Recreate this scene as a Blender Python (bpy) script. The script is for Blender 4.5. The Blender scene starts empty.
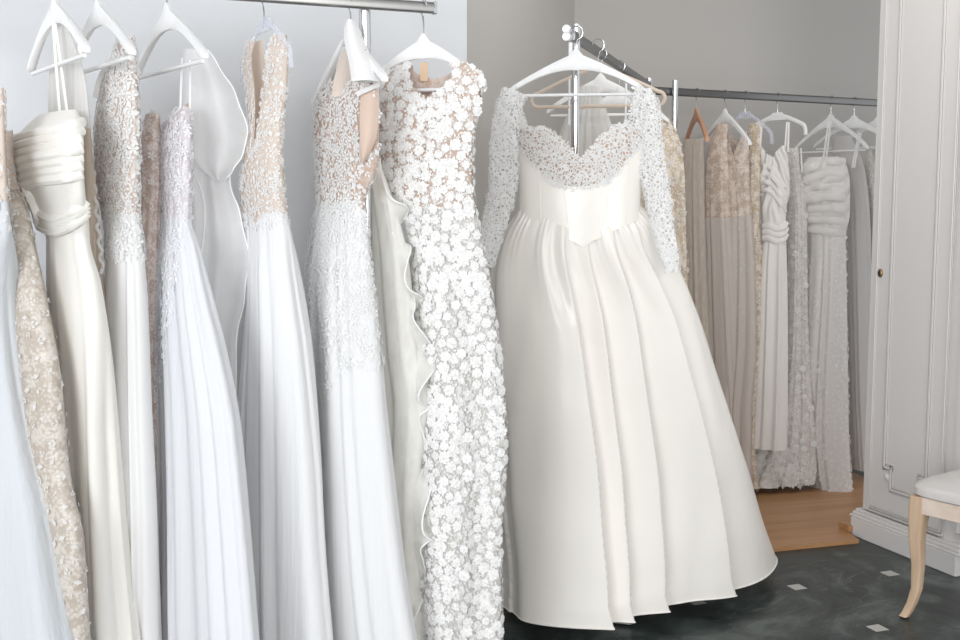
import bpy, math, random
import numpy as np
from mathutils import Vector, Matrix

sc = bpy.context.scene
C = sc.collection
R = math.radians

# ------------------------------------------------------------------ camera
F, YH, EYE = 1100.0, 210.0, 1.30            # focal length in pixels (960 wide), horizon row, eye height
PITCH = math.atan((320 - YH) / F)
cam_d = bpy.data.cameras.new('camera')
cam_d.sensor_width = 36
cam_d.lens = F / 960 * 36
cam_d.clip_start = .05
cam = bpy.data.objects.new('camera', cam_d)
C.objects.link(cam)
cam.location = (0, 0, EYE)
cam.rotation_euler = (math.pi / 2 - PITCH, 0, 0)
sc.camera = cam

# ------------------------------------------------------------------ world, lights, exposure
w = bpy.data.worlds.new('world')
sc.world = w
w.use_nodes = True
bg = w.node_tree.nodes['Background']
bg.inputs[0].default_value = (.97, .98, 1, 1)
bg.inputs[1].default_value = .84


def area(name, loc, target, sx, sy, power, col):
    d = bpy.data.lights.new(name, 'AREA')
    d.shape = 'RECTANGLE'
    d.size, d.size_y, d.energy, d.color = sx, sy, power, col
    o = bpy.data.objects.new(name, d)
    C.objects.link(o)
    o.location = loc
    o.rotation_euler = (Vector(target) - Vector(loc)).to_track_quat('-Z', 'Y').to_euler()
    return o


area('shop_window_light', (-2.6, -3.4, 1.9), (-.2, 3.0, 1.0), 2.6, 2.2, 150, (.94, .97, 1))
area('warm_fill_light', (1.9, -3.2, 2.0), (.7, 3.6, 1.0), 2.4, 2.2, 82, (1, .98, .95))  # added warm fill from behind right; no doorway is known there
area('closet_fill_light', (1.0, 3.4, 2.70), (1.1, 4.0, .6), 1.2, .5, 9, (1, .97, .93))  # added fill aimed down into the closet, not a known lamp
sc.view_settings.view_transform = 'Standard'
sc.view_settings.look = 'None'
sc.view_settings.exposure = 0.32
sc.view_settings.gamma = 1
sc.view_settings.use_curve_mapping = False

# ------------------------------------------------------------------ helpers: pixel rays
cp, sp = math.cos(PITCH), math.sin(PITCH)


def at(u, v, Y):                                  # point at depth Y (world y) seen at pixel u, v
    x, y = (u - 480) / F, (320 - v) / F
    k = Y / (cp + y * sp)
    return Vector((x * k, Y, EYE + (-sp + y * cp) * k))


def level(u, v, z):                               # point at height z seen at pixel u, v
    x, y = (u - 480) / F, (320 - v) / F
    k = (z - EYE) / (-sp + y * cp)
    return Vector((x * k, (cp + y * sp) * k, z))


def px_u(X, Y, Z):
    dz = Z - EYE
    return 480 + F * X / (Y * cp - dz * sp)


def hit(u, v, p, n):                              # point on the plane (p, n) seen at pixel u, v
    x, y = (u - 480) / F, (320 - v) / F
    d = Vector((x, cp + y * sp, -sp + y * cp))
    o = Vector((0, 0, EYE))
    return o + d * ((p - o).dot(n) / d.dot(n))


ANG = R(21.0)
EX = Vector((math.cos(ANG), math.sin(ANG), 0))     # room direction along the racks
EY = Vector((-math.sin(ANG), math.cos(ANG), 0))    # room direction into the depth

# ------------------------------------------------------------------ materials
def nt_new(name):
    m = bpy.data.materials.new(name)
    m.use_nodes = True
    t = m.node_tree
    t.nodes.clear()
    out = t.nodes.new('ShaderNodeOutputMaterial')
    return m, t, out


def N(t, kind, **kw):
    n = t.nodes.new(kind)
    for k, v in kw.items():
        setattr(n, k, v)
    return n


def math_node(t, op, a, b=None):
    n = t.nodes.new('ShaderNodeMath')
    n.operation = op
    for i, x in enumerate((a, b)):
        if x is None:
            continue
        if isinstance(x, (int, float)):
            n.inputs[i].default_value = x
        else:
            t.links.new(x, n.inputs[i])
    return n.outputs[0]


def coords(t, scale=(1, 1, 1)):
    g = N(t, 'ShaderNodeNewGeometry')
    mp = N(t, 'ShaderNodeMapping')
    mp.inputs['Scale'].default_value = scale
    t.links.new(g.outputs['Position'], mp.inputs['Vector'])
    return mp.outputs[0]


def plain(name, col, rough=.5, metal=0, bump=0, bscale=80, var=0, spec=.5, coat=0):
    m, t, out = nt_new(name)
    p = N(t, 'ShaderNodeBsdfPrincipled')
    p.inputs['Base Color'].default_value = (*col, 1)
    p.inputs['Roughness'].default_value = rough
    p.inputs['Metallic'].default_value = metal
    p.inputs['Specular IOR Level'].default_value = spec
    p.inputs['Coat Weight'].default_value = coat
    if bump or var:
        nz = N(t, 'ShaderNodeTexNoise')
        nz.inputs['Scale'].default_value = bscale
        nz.inputs['Detail'].default_value = 4
        t.links.new(coords(t), nz.inputs['Vector'])
        if bump:
            b = N(t, 'ShaderNodeBump')
            b.inputs['Strength'].default_value = bump
            b.inputs['Distance'].default_value = .01
            t.links.new(nz.outputs[0], b.inputs['Height'])
            t.links.new(b.outputs[0], p.inputs['Normal'])
        if var:
            mx = N(t, 'ShaderNodeMixRGB')
            mx.inputs[1].default_value = (*[c * (1 - var) for c in col], 1)
            mx.inputs[2].default_value = (*col, 1)
            t.links.new(nz.outputs[0], mx.inputs[0])
            t.links.new(mx.outputs[0], p.inputs['Base Color'])
    t.links.new(p.outputs[0], out.inputs[0])
    return m


def cloth(name, col, rough=.7, trans=.25, clear=0, sheen=.1, bump=.15, bscale=(60, 60, 3), spec=.25, net=0, nscale=120, col2=None):
    """woven cloth: principled + translucent, optionally part see-through (clear) or an open net (net = thread width)."""
    m, t, out = nt_new(name)
    p = N(t, 'ShaderNodeBsdfPrincipled')
    p.inputs['Base Color'].default_value = (*col, 1)
    p.inputs['Roughness'].default_value = rough
    p.inputs['Specular IOR Level'].default_value = spec
    p.inputs['Sheen Weight'].default_value = sheen
    nz = N(t, 'ShaderNodeTexNoise')
    nz.inputs['Scale'].default_value = 1
    nz.inputs['Detail'].default_value = 5
    t.links.new(coords(t, bscale), nz.inputs['Vector'])
    if bump:
        b = N(t, 'ShaderNodeBump')
        b.inputs['Strength'].default_value = bump
        b.inputs['Distance'].default_value = .01
        t.links.new(nz.outputs[0], b.inputs['Height'])
        t.links.new(b.outputs[0], p.inputs['Normal'])
    if col2:
        mx = N(t, 'ShaderNodeMixRGB')
        mx.inputs[1].default_value = (*col, 1)
        mx.inputs[2].default_value = (*col2, 1)
        cr = N(t, 'ShaderNodeValToRGB')
        cr.color_ramp.elements[0].position = .45
        cr.color_ramp.elements[1].position = .56
        t.links.new(nz.outputs[0], cr.inputs[0])
        t.links.new(cr.outputs[0], mx.inputs[0])
        t.links.new(mx.outputs[0], p.inputs['Base Color'])
    sh = p.outputs[0]
    if trans:
        tr = N(t, 'ShaderNodeBsdfTranslucent')
        tr.inputs[0].default_value = (*col, 1)
        mx = N(t, 'ShaderNodeMixShader')
        mx.inputs[0].default_value = trans
        t.links.new(sh, mx.inputs[1])
        t.links.new(tr.outputs[0], mx.inputs[2])
        sh = mx.outputs[0]
    if clear or net:
        tp = N(t, 'ShaderNodeBsdfTransparent')
        mx = N(t, 'ShaderNodeMixShader')
        if net:
            v = N(t, 'ShaderNodeTexVoronoi')
            v.feature = 'DISTANCE_TO_EDGE'
            v.inputs['Scale'].default_value = nscale
            t.links.new(coords(t), v.inputs['Vector'])
            hole = math_node(t, 'GREATER_THAN', v.outputs['Distance'], net)
            t.links.new(math_node(t, 'MULTIPLY', hole, max(clear, .01)), mx.inputs[0])
        else:
            lo = math_node(t, 'MULTIPLY', nz.outputs[0], .5)
            t.links.new(math_node(t, 'ADD', lo, clear - .25), mx.inputs[0])
        t.links.new(sh, mx.inputs[1])
        t.links.new(tp.outputs[0], mx.inputs[2])
        sh = mx.outputs[0]
    t.links.new(sh, out.inputs[0])
    return m


def sequin(name, col, dark, scale=170):
    """beaded lace: bright beads over a darker ground."""
    m, t, out = nt_new(name)
    p = N(t, 'ShaderNodeBsdfPrincipled')
    v = N(t, 'ShaderNodeTexVoronoi')
    v.inputs['Scale'].default_value = scale
    nz = N(t, 'ShaderNodeTexNoise')
    nz.inputs['Scale'].default_value = 34
    nz.inputs['Detail'].default_value = 3
    c = coords(t)
    t.links.new(c, v.inputs['Vector'])
    t.links.new(c, nz.inputs['Vector'])
    cr = N(t, 'ShaderNodeValToRGB')
    cr.color_ramp.elements[0].position = .40
    cr.color_ramp.elements[1].position = .60
    cr.color_ramp.elements[0].color = (*dark, 1)
    cr.color_ramp.elements[1].color = (*col, 1)
    s = math_node(t, 'SUBTRACT', math_node(t, 'ADD', nz.outputs[0], .22), math_node(t, 'MULTIPLY', v.outputs['Distance'], .45))
    t.links.new(s, cr.inputs[0])
    t.links.new(cr.outputs[0], p.inputs['Base Color'])
    b = N(t, 'ShaderNodeBump')
    b.inputs['Strength'].default_value = .5
    b.inputs['Distance'].default_value = .006
    t.links.new(s, b.inputs['Height'])
    t.links.new(b.outputs[0], p.inputs['Normal'])
    p.inputs['Roughness'].default_value = .38
    p.inputs['Specular IOR Level'].default_value = .6
    t.links.new(p.outputs[0], out.inputs[0])
    return m


def guipure(name, col, dark, scale=230):
    """heavy corded lace: thread cells with small darker eyelets between them"""
    m, t, out = nt_new(name)
    p = N(t, 'ShaderNodeBsdfPrincipled')
    v = N(t, 'ShaderNodeTexVoronoi')
    v.inputs['Scale'].default_value = scale
    nz = N(t, 'ShaderNodeTexNoise')
    nz.inputs['Scale'].default_value = 55
    c = coords(t)
    t.links.new(c, v.inputs['Vector'])
    t.links.new(c, nz.inputs['Vector'])
    h = math_node(t, 'ADD', v.outputs['Distance'], math_node(t, 'MULTIPLY', math_node(t, 'SUBTRACT', nz.outputs[0], .5), .9))
    cr = N(t, 'ShaderNodeValToRGB')
    cr.color_ramp.elements[0].position = .50
    cr.color_ramp.elements[1].position = .78
    cr.color_ramp.elements[0].color = (*col, 1)
    cr.color_ramp.elements[1].color = (*dark, 1)
    t.links.new(h, cr.inputs[0])
    t.links.new(cr.outputs[0], p.inputs['Base Color'])
    b = N(t, 'ShaderNodeBump')
    b.inputs['Strength'].default_value = .2
    b.inputs['Distance'].default_value = -.004
    t.links.new(h, b.inputs['Height'])
    t.links.new(b.outputs[0], p.inputs['Normal'])
    p.inputs['Roughness'].default_value = .75
    p.inputs['Specular IOR Level'].default_value = .2
    t.links.new(p.outputs[0], out.inputs[0])
    return m


def satin(name, col, rough=.34, aniso=.0, bump=.06):
    m, t, out = nt_new(name)
    p = N(t, 'ShaderNodeBsdfPrincipled')
    p.inputs['Base Color'].default_value = (*col, 1)
    p.inputs['Roughness'].default_value = rough
    p.inputs['Specular IOR Level'].default_value = .45
    p.inputs['Sheen Weight'].default_value = .15
    nz = N(t, 'ShaderNodeTexNoise')
    nz.inputs['Scale'].default_value = 1
    nz.inputs['Detail'].default_value = 3
    t.links.new(coords(t, (9, 9, 6)), nz.inputs['Vector'])
    b = N(t, 'ShaderNodeBump')
    b.inputs['Strength'].default_value = bump
    b.inputs['Distance'].default_value = .05
    t.links.new(nz.outputs[0], b.inputs['Height'])
    t.links.new(b.outputs[0], p.inputs['Normal'])
    tr = N(t, 'ShaderNodeBsdfTranslucent')
    tr.inputs[0].default_value = (col[0], col[1] * .95, col[2] * .86, 1)
    mx = N(t, 'ShaderNodeMixShader')
    mx.inputs[0].default_value = .05
    t.links.new(p.outputs[0], mx.inputs[1])
    t.links.new(tr.outputs[0], mx.inputs[2])
    t.links.new(mx.outputs[0], out.inputs[0])
    return m


def marble(name):
    """dark green marble slabs with pale square insets at the slab corners."""
    m, t, out = nt_new(name)
    p = N(t, 'ShaderNodeBsdfPrincipled')
    tc = N(t, 'ShaderNodeTexCoord')
    sx = N(t, 'ShaderNodeSeparateXYZ')
    t.links.new(tc.outputs['Object'], sx.inputs[0])
    n1 = N(t, 'ShaderNodeTexNoise')
    n1.inputs['Scale'].default_value = 3.2
    n1.inputs['Detail'].default_value = 9
    n1.inputs['Roughness'].default_value = .62
    n1.inputs['Distortion'].default_value = 1.6
    t.links.new(tc.outputs['Object'], n1.inputs['Vector'])
    cr = N(t, 'ShaderNodeValToRGB')
    e = cr.color_ramp.elements
    e[0].position, e[0].color = .28, (.008, .010, .010, 1)
    e[1].position, e[1].color = .74, (.14, .165, .155, 1)
    k = cr.color_ramp.elements.new(.5)
    k.color = (.040, .052, .049, 1)
    t.links.new(n1.outputs[0], cr.inputs[0])
    # thin pale veins
    n2 = N(t, 'ShaderNodeTexNoise')
    n2.inputs['Scale'].default_value = 1.7
    n2.inputs['Detail'].default_value = 5
    n2.inputs['Distortion'].default_value = 2.2
    mp = N(t, 'ShaderNodeMapping')
    mp.inputs['Scale'].default_value = (1, 2.2, 1)
    t.links.new(tc.outputs['Object'], mp.inputs['Vector'])
    t.links.new(mp.outputs[0], n2.inputs['Vector'])
    vein = math_node(t, 'LESS_THAN', math_node(t, 'ABSOLUTE', math_node(t, 'SUBTRACT', n2.outputs[0], .5)), .0035)
    mx = N(t, 'ShaderNodeMixRGB')
    t.links.new(math_node(t, 'MULTIPLY', vein, .22), mx.inputs[0])
    t.links.new(cr.outputs[0], mx.inputs[1])
    mx.inputs[2].default_value = (.30, .32, .30, 1)
    S = TILE
    def cell(o):
        q = math_node(t, 'DIVIDE', o, S)
        return math_node(t, 'MULTIPLY', math_node(t, 'ABSOLUTE', math_node(t, 'SUBTRACT', q, math_node(t, 'ROUND', q))), S)
    ax, ay = cell(sx.outputs[0]), cell(sx.outputs[1])
    joint = math_node(t, 'LESS_THAN', math_node(t, 'MINIMUM', ax, ay), .0012)
    mj = N(t, 'ShaderNodeMixRGB')
    t.links.new(math_node(t, 'MULTIPLY', joint, .5), mj.inputs[0])
    t.links.new(mx.outputs[0], mj.inputs[1])
    mj.inputs[2].default_value = (.010, .012, .012, 1)
    inset = math_node(t, 'LESS_THAN', math_node(t, 'MAXIMUM', ax, ay), .025)
    mi = N(t, 'ShaderNodeMixRGB')
    t.links.new(inset, mi.inputs[0])
    t.links.new(mj.outputs[0], mi.inputs[1])
    mi.inputs[2].default_value = (.48, .48, .45, 1)
    t.links.new(mi.outputs[0], p.inputs['Base Color'])
    p.inputs['Roughness'].default_value = .34
    p.inputs['Specular IOR Level'].default_value = .35
    t.links.new(p.outputs[0], out.inputs[0])
    return m


def wood(name, a, b, rough=.4, scale=(2, 30, 30), planks=0):
    m, t, out = nt_new(name)
    p = N(t, 'ShaderNodeBsdfPrincipled')
    tc = N(t, 'ShaderNodeTexCoord')
    mp = N(t, 'ShaderNodeMapping')
    mp.inputs['Scale'].default_value = scale
    t.links.new(tc.outputs['Object'], mp.inputs['Vector'])
    nz = N(t, 'ShaderNodeTexNoise')
    nz.inputs['Scale'].default_value = 1
    nz.inputs['Detail'].default_value = 6
    nz.inputs['Distortion'].default_value = .4
    t.links.new(mp.outputs[0], nz.inputs['Vector'])
    cr = N(t, 'ShaderNodeValToRGB')
    cr.color_ramp.elements[0].position, cr.color_ramp.elements[0].color = .3, (*a, 1)
    cr.color_ramp.elements[1].position, cr.color_ramp.elements[1].color = .7, (*b, 1)
    t.links.new(nz.outputs[0], cr.inputs[0])
    last = cr.outputs[0]
    if planks:
        sx = N(t, 'ShaderNodeSeparateXYZ')
        t.links.new(tc.outputs['Object'], sx.inputs[0])
        q = math_node(t, 'FRACT', math_node(t, 'DIVIDE', sx.outputs[1], planks))
        line = math_node(t, 'LESS_THAN', q, .014)
        mx = N(t, 'ShaderNodeMixRGB')
        t.links.new(math_node(t, 'MULTIPLY', line, .45), mx.inputs[0])
        t.links.new(last, mx.inputs[1])
        mx.inputs[2].default_value = (a[0] * .4, a[1] * .4, a[2] * .4, 1)
        last = mx.outputs[0]
    t.links.new(last, p.inputs['Base Color'])
    p.inputs['Roughness'].default_value = rough
    t.links.new(p.outputs[0], out.inputs[0])
    return m


TILE = .402
M = dict(
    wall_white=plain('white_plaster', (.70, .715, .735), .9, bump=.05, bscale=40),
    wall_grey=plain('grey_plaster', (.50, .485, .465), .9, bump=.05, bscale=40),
    ceiling=plain('ceiling_paint', (.75, .75, .75), .9),
    marble=marble('dark_green_marble'),
    platform=wood('closet_floor_boards', (.40, .20, .085), (.50, .275, .13), .35, (2, 26, 26), .2),
    lacquer=plain('white_lacquer', (.75, .73, .72), .35, var=.02, bscale=3),
    pale=plain('white_hanger_paint', (.86, .86, .86), .4),
    dark_steel=plain('dark_steel', (.24, .24, .24), .35, 1),
    chrome=plain('chrome', (.62, .63, .64), .16, 1),
    steel=plain('brushed_steel', (.40, .40, .39), .32, 1),
    cap=plain('white_plastic', (.85, .86, .87), .35),
    clear=cloth('clear_plastic', (.80, .82, .92), .1, 0, .68, 0, 0, spec=.8),
    velvet=plain('beige_velvet', (.66, .56, .47), .9),
    hwood=wood('hanger_wood', (.52, .27, .17), (.66, .38, .25), .45, (20, 20, 4)),
    brass=plain('brass', (.35, .26, .13), .35, 1),
    dark=plain('dark_hole', (.02, .015, .01), .6),
    linen=plain('cream_linen', (.76, .73, .71), .9, bump=.5, bscale=400, var=.08),
    oak=wood('limed_oak', (.50, .345, .225), (.68, .51, .365), .5, (25, 25, 3)),
    oakpale=wood('pale_limed_oak', (.70, .57, .47), (.80, .69, .60), .5, (3, 30, 30)),
    card=plain('kraft_card', (.72, .52, .36), .8),
    ivory=satin('ivory_satin', (.94, .905, .85), .25),
    ivory_dull=satin('ivory_crepe', (.88, .86, .81), .5),
    grey_satin=satin('pearl_satin', (.80, .775, .755), .38),
    tulle=cloth('white_tulle', (.88, .884, .892), .85, .12, bump=.25, bscale=(110, 110, 1.5)),
    tulle_lilac=cloth('lilac_white_tulle', (.81, .82, .85), .85, .12, bump=.3, bscale=(110, 110, 1.5)),
    tulle_blue=cloth('cool_white_tulle', (.69, .72, .75), .85, .12, bump=.3, bscale=(90, 90, 1.5)),
    tulle_grey=cloth('pearl_grey_tulle', (.73, .71, .70), .85, .25, bump=.3, bscale=(90, 90, 2)),
    crepe=cloth('white_crepe', (.85, .845, .84), .6, .1, bump=.08),
    organza=cloth('sheer_organza', (.95, .95, .955), .6, .2, .40, bump=.05, bscale=(5, 5, 5)),
    organza_edge=cloth('organza_hem', (.97, .97, .97), .6, .1, 0, bump=0),
    organza_cream=cloth('cream_organza', (.94, .93, .89), .6, .3, .06, bump=.1, bscale=(30, 30, 12)),
    sheer_white=cloth('sheer_white_tulle', (.86, .85, .83), .7, .3, .35, bump=.1),
    nude=cloth('nude_lining', (.76, .60, .50), .7, .15, bump=.1),
    nude_pale=cloth('pale_nude_lining', (.80, .70, .62), .7, .2, bump=.1),
    nude_net=cloth('nude_net', (.78, .65, .56), .8, .2, bump=.1, bscale=(120, 120, 120), col2=(.86, .80, .76)),
    blush=cloth('blush_net', (.80, .70, .68), .8, .2, bump=.2, bscale=(60, 60, 40), col2=(.88, .85, .86)),
    lilac_net=cloth('lilac_net', (.78, .72, .74), .8, .2, bump=.2, bscale=(80, 80, 30), col2=(.88, .87, .90)),
    lace=cloth('white_lace_thread', (.91, .91, .905), .75, .2, bump=.25, bscale=(500, 500, 500)),
    guipure=guipure('white_guipure', (.90, .90, .89), (.76, .745, .72)),
    lace_cool=cloth('cool_lace_thread', (.94, .94, .96), .75, .2, bump=.25, bscale=(500, 500, 500)),
    lace_pearl=cloth('pearl_lace_thread', (.80, .78, .76), .75, .2, bump=.25, bscale=(500, 500, 500)),
    lace_net=cloth('white_lace_net', (.93, .93, .925), .8, .2, .95, bump=0, net=.125, nscale=95),
    lace_shadow=cloth('shaded_lace_ground', (.78, .765, .73), .85, .25, bump=.3, bscale=(300, 300, 300)),  # white lining greyed: shade of the lace openings put into its colour
    lace_nude=cloth('bodice_ground', (.60, .45, .36), .8, .1, bump=.3, bscale=(60, 60, 60), col2=(.70, .60, .55)),
    champagne=sequin('champagne_sequin_lace', (.74, .66, .56), (.50, .40, .29), 160),
    champagne_net=cloth('champagne_net', (.66, .585, .51), .7, .2, .12, bump=.3, bscale=(90, 90, 20)),
    blush_lace=sequin('blush_sequin_lace', (.73, .63, .56), (.50, .39, .32), 190),
    blush_tulle=cloth('blush_tulle', (.74, .68, .635), .8, .25, bump=.3, bscale=(90, 90, 2)),
    beige_lace=sequin('beige_lace', (.62, .575, .52), (.47, .41, .35), 120),
    pearl_lace=sequin('pearl_lace', (.75, .72, .69), (.62, .58, .55), 130),
    tan=cloth('tan_net', (.64, .545, .455), .8, .2, .1, bump=.2, bscale=(60, 60, 4)),
    taupe_lace=sequin('taupe_lace', (.68, .60, .565), (.50, .40, .36), 150),
    white_sheet=plain('white_paper_cover', (.92, .92, .92), .55),
)

# ------------------------------------------------------------------ helpers: meshes
class MB:
    def __init__(s):
        s.v, s.f = [], []

    def add(s, vs, fs):
        o = len(s.v)
        s.v += [tuple(x) for x in vs]
        s.f += [tuple(i + o for i in q) for q in fs]

    def box(s, c, d, X=Vector((1, 0, 0)), Y=Vector((0, 1, 0)), Z=Vector((0, 0, 1)), bev=0):
        c = Vector(c)
        hx, hy, hz = d[0] / 2, d[1] / 2, d[2] / 2
        if bev <= 0:
            vs = [c + X * (hx * i) + Y * (hy * j) + Z * (hz * k) for k in (-1, 1) for j in (-1, 1) for i in (-1, 1)]
            s.add(vs, [(0, 2, 3, 1), (4, 5, 7, 6), (0, 1, 5, 4), (2, 6, 7, 3), (0, 4, 6, 2), (1, 3, 7, 5)])
            return
        b = min(bev, hx * .9, hy * .9, hz * .9)
        loops = []
        for k, ins in ((-hz, b), (-hz + b, 0), (hz - b, 0), (hz, b)):
            ax, ay = hx - ins, hy - ins
            e = b
            pts = [(-ax + e, -ay), (ax - e, -ay), (ax, -ay + e), (ax, ay - e), (ax - e, ay), (-ax + e, ay), (-ax, ay - e), (-ax, -ay + e)]
            loops.append([c + X * x + Y * y + Z * k for x, y in pts])
        s.loft(loops, True, True)

    def loft(s, loops, cap0=False, cap1=False, closed=True):
        n = len(loops[0])
        vs = [p for l in loops for p in l]
        fs = []
        for i in range(len(loops) - 1):
            for j in range(n if closed else n - 1):
                k = (j + 1) % n
                fs.append((i * n + j, i * n + k, (i + 1) * n + k, (i + 1) * n + j))
        if cap0:
            fs.append(tuple(range(n - 1, -1, -1)))
        if cap1:
            fs.append(tuple((len(loops) - 1) * n + j for j in range(n)))
        s.add(vs, fs)

    def tube(s, pts, r, seg=10, cap=True, flat=None):
        """a tube along points; r a number or list; flat = (direction, factor) squashes the section."""
        pts = [Vector(p) for p in pts]
        rs = r if isinstance(r, (list, tuple)) else [r] * len(pts)
        loops = []
        up = None
        for i, p in enumerate(pts):
            a = pts[max(i - 1, 0)]
            b = pts[min(i + 1, len(pts) - 1)]
            t = (b - a).normalized()
            if up is None:
                up = Vector((0, 0, 1)) if abs(t.z) < .9 else Vector((1, 0, 0))
            up = (up - t * up.dot(t))
            if up.length < 1e-6:
                up = t.orthogonal()
            up.normalize()
            sd = t.cross(up)
            ring = []
            for k in range(seg):
                an = 2 * math.pi * k / seg
                o = (up * math.cos(an) + sd * math.sin(an)) * rs[i]
                if flat:
                    o -= flat[0] * (o.dot(flat[0]) * (1 - flat[1]))
                ring.append(p + o)
            loops.append(ring)
        s.loft(loops, cap, cap)

    def build(s, name, mat, parent=None, smooth=False):
        me = bpy.data.meshes.new(name)
        off = Vector(parent['_base']) if parent is not None and '_base' in parent else Vector((0, 0, 0))
        me.from_pydata([(x - off.x, y - off.y, z - off.z) for x, y, z in s.v], [], s.f)
        me.materials.append(mat)
        if smooth:
            me.shade_smooth()
            if smooth != 'all':
                me.set_sharp_from_angle(angle=R(40))
        me.update()
        o = bpy.data.objects.new(name, me)
        C.objects.link(o)
        if parent is not None:
            o.parent = parent
            if '_base' in parent:
                o['_base'] = list(parent['_base'])
        return o


GROUP = [None]


def thing(name, loc, label, cat, group=None):
    o = bpy.data.objects.new(name, None)
    o.empty_display_size = .05
    C.objects.link(o)
    o.location = loc
    o['_base'] = list(loc)
    o['label'] = label
    o['category'] = cat
    if group:
        o['group'] = group
    return o


def struct(name, mb, mat):
    o = mb.build(name, mat)
    o['kind'] = 'structure'
    return o


def curve_pts(pts, n=8):
    """Catmull-Rom through points"""
    P = [Vector(p) for p in pts]
    P = [P[0] * 2 - P[1]] + P + [P[-1] * 2 - P[-2]]
    out = []
    for i in range(1, len(P) - 2):
        for k in range(n):
            t = k / n
            a, b, c, d = P[i - 1], P[i], P[i + 1], P[i + 2]
            out.append(.5 * ((2 * b) + (c - a) * t + (2 * a - 5 * b + 4 * c - d) * t * t + (3 * b - a - 3 * c + d) * t ** 3))
    out.append(P[-2])
    return out


# ------------------------------------------------------------------ the room
fl_o = level(797, 587, 0)
mb = MB()
mb.box((0, 1.2, -.05), (8.0, 7.2, .1))
floor = struct('floor', mb, M['marble'])
# slab grid runs with the room: rotate the object frame, keep the slab rectangular
floor.rotation_euler = (0, 0, ANG)
floor.location = fl_o
for v in floor.data.vertices:
    v.co.y -= 1.2

A = Vector((-.02, 3.30, 0))                 # free edge of the white wall
RAIL_A = level(433, 8, 1.80)                # right end of the front rail
WALL_P = RAIL_A + EY * .46
WALL_P.z = 0
# slide A along the white wall until it sits at the photographed edge
best = min(range(-80, 160), key=lambda k: abs(px_u(*(WALL_P + EX * (k * .01)).xy, 1.5) - 466))
A = WALL_P + EX * (best * .01)
H = 2.75
mb = MB()
mb.box(A - EX * 1.6 + EY * .05 + Vector((0, 0, H / 2)), (3.2, .1, H), EX, EY)
struct('wall_left', mb, M['wall_white'])
S0 = level(572, 35, 1.82)                   # near end of the short rail
S1 = level(650, 86, 1.82)
SD = (S1 - S0)
SD.z = 0
SD.normalize()
SN = Vector((SD.y, -SD.x, 0))               # right-hand normal of the short rail
B0 = level(640, 90, 1.80)
B1 = level(878, 103, 1.80)
BD = (B1 - B0)
BD.z = 0
BD.normalize()
BN = Vector((-BD.y, BD.x, 0))
# corner of the alcove
Bc = B0 + BN * .38
Bc.z = 0
kb = min(range(-120, 120), key=lambda k: abs(px_u(*(Bc + BD * (k * .01)).xy, 1.9) - 573))
CORNER = Bc + BD * (kb * .01)
A2 = A + EY * .1 - EX * .005
d1 = (CORNER - A2)
L1 = d1.length
d1.normalize()
n1 = Vector((d1.y, -d1.x, 0))
mb = MB()
mb.box(A2 + d1 * (L1 / 2) - n1 * .05 + Vector((0, 0, H / 2)), (L1, .1, H), d1, Vector((-d1.y, d1.x, 0)))
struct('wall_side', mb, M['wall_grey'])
mb = MB()
mb.box(CORNER + BD * 1.2 + BN * .05 + Vector((0, 0, H / 2)), (2.6, .1, H), BD, BN)
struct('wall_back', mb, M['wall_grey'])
mb = MB()
mb.box((0.1, 2.2, H + .05), (7.2, 7.4, .1))
struct('ceiling', mb, M['ceiling'])

# ------------------------------------------------------------------ wardrobe
W0 = level(861, 539, 0)
WS = -EY.copy()                              # along the front, towards the camera
WI = EX.copy()                               # into the wardrobe
wr = thing('wardrobe', (W0.x, W0.y, 0), 'white panelled wardrobe with keyhole at the right, beside the closet opening', 'wardrobe')
FACE = W0 + WI * .035


def wpos(s, i, z):
    return Vector((W0.x, W0.y, 0)) + WS * s + WI * i + Vector((0, 0, z))


def wpix(u, v):                               # (s, z) on the door face
    h_ = hit(u, v, FACE, WI)
    return (h_ - FACE).dot(WS), h_.z


s_left = wpix(873, 250)[0]
s_right = wpix(952, 300)[0]
s_end = s_right + .085
mb = MB()
mb.box(wpos((s_left + s_end) / 2, .045 + .24, 1.25), (s_end - s_left, .48, 2.5), WS, WI, bev=.004)
mb.build('carcass', M['lacquer'], wr)
mb = MB()
mb.box(wpos((s_left - .035 + s_end + .02) / 2, .25, .038), (s_end - s_left + .055, .5, .076), WS, WI, bev=.003)
for k, (hh, pr) in enumerate(((.010, .018), (.012, .010), (.012, .004))):
    mb.box(wpos((s_left - .035 + s_end + .02) / 2, .25 + .01 * k, .081 + .011 * k), (s_end - s_left + .055 + .02 * (1 - k * .6), .5, hh), WS, WI, bev=.003)
mb.build('plinth', M['lacquer'], wr)
mb = MB()
mb.box(wpos(s_end - .012, .27, 1.3), (.03, .5, 2.3), WS, WI, bev=.004)
mb.build('corner_post', M['lacquer'], wr)
door = MB()
zb_door = .115
door.box(wpos((s_left + s_right) / 2, .036, (zb_door + 2.42) / 2), (s_right - s_left - .006, .022, 2.42 - zb_door), WS, WI, bev=.003)
door = door.build('door', M['lacquer'], wr)
mo = MB()


def mould(path, wd=.012, hgt=.005, closed=True):
    n = len(path)
    for i in range(n if closed else n - 1):
        a, b = path[i], path[(i + 1) % n]
        mid = ((a[0] + b[0]) / 2, (a[1] + b[1]) / 2)
        L = math.hypot(b[0] - a[0], b[1] - a[1])
        dx = (WS * (b[0] - a[0]) + Vector((0, 0, b[1] - a[1]))) / L
        dz = WI.cross(dx)
        mo.box(wpos(mid[0], .022, mid[1]), (L + wd, hgt, wd), dx, WI, dz, bev=.004)
        mo.box(wpos(mid[0], .025, mid[1]), (L + wd * 2, hgt * .5, wd * 2), dx, WI, dz, bev=.002)


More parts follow.
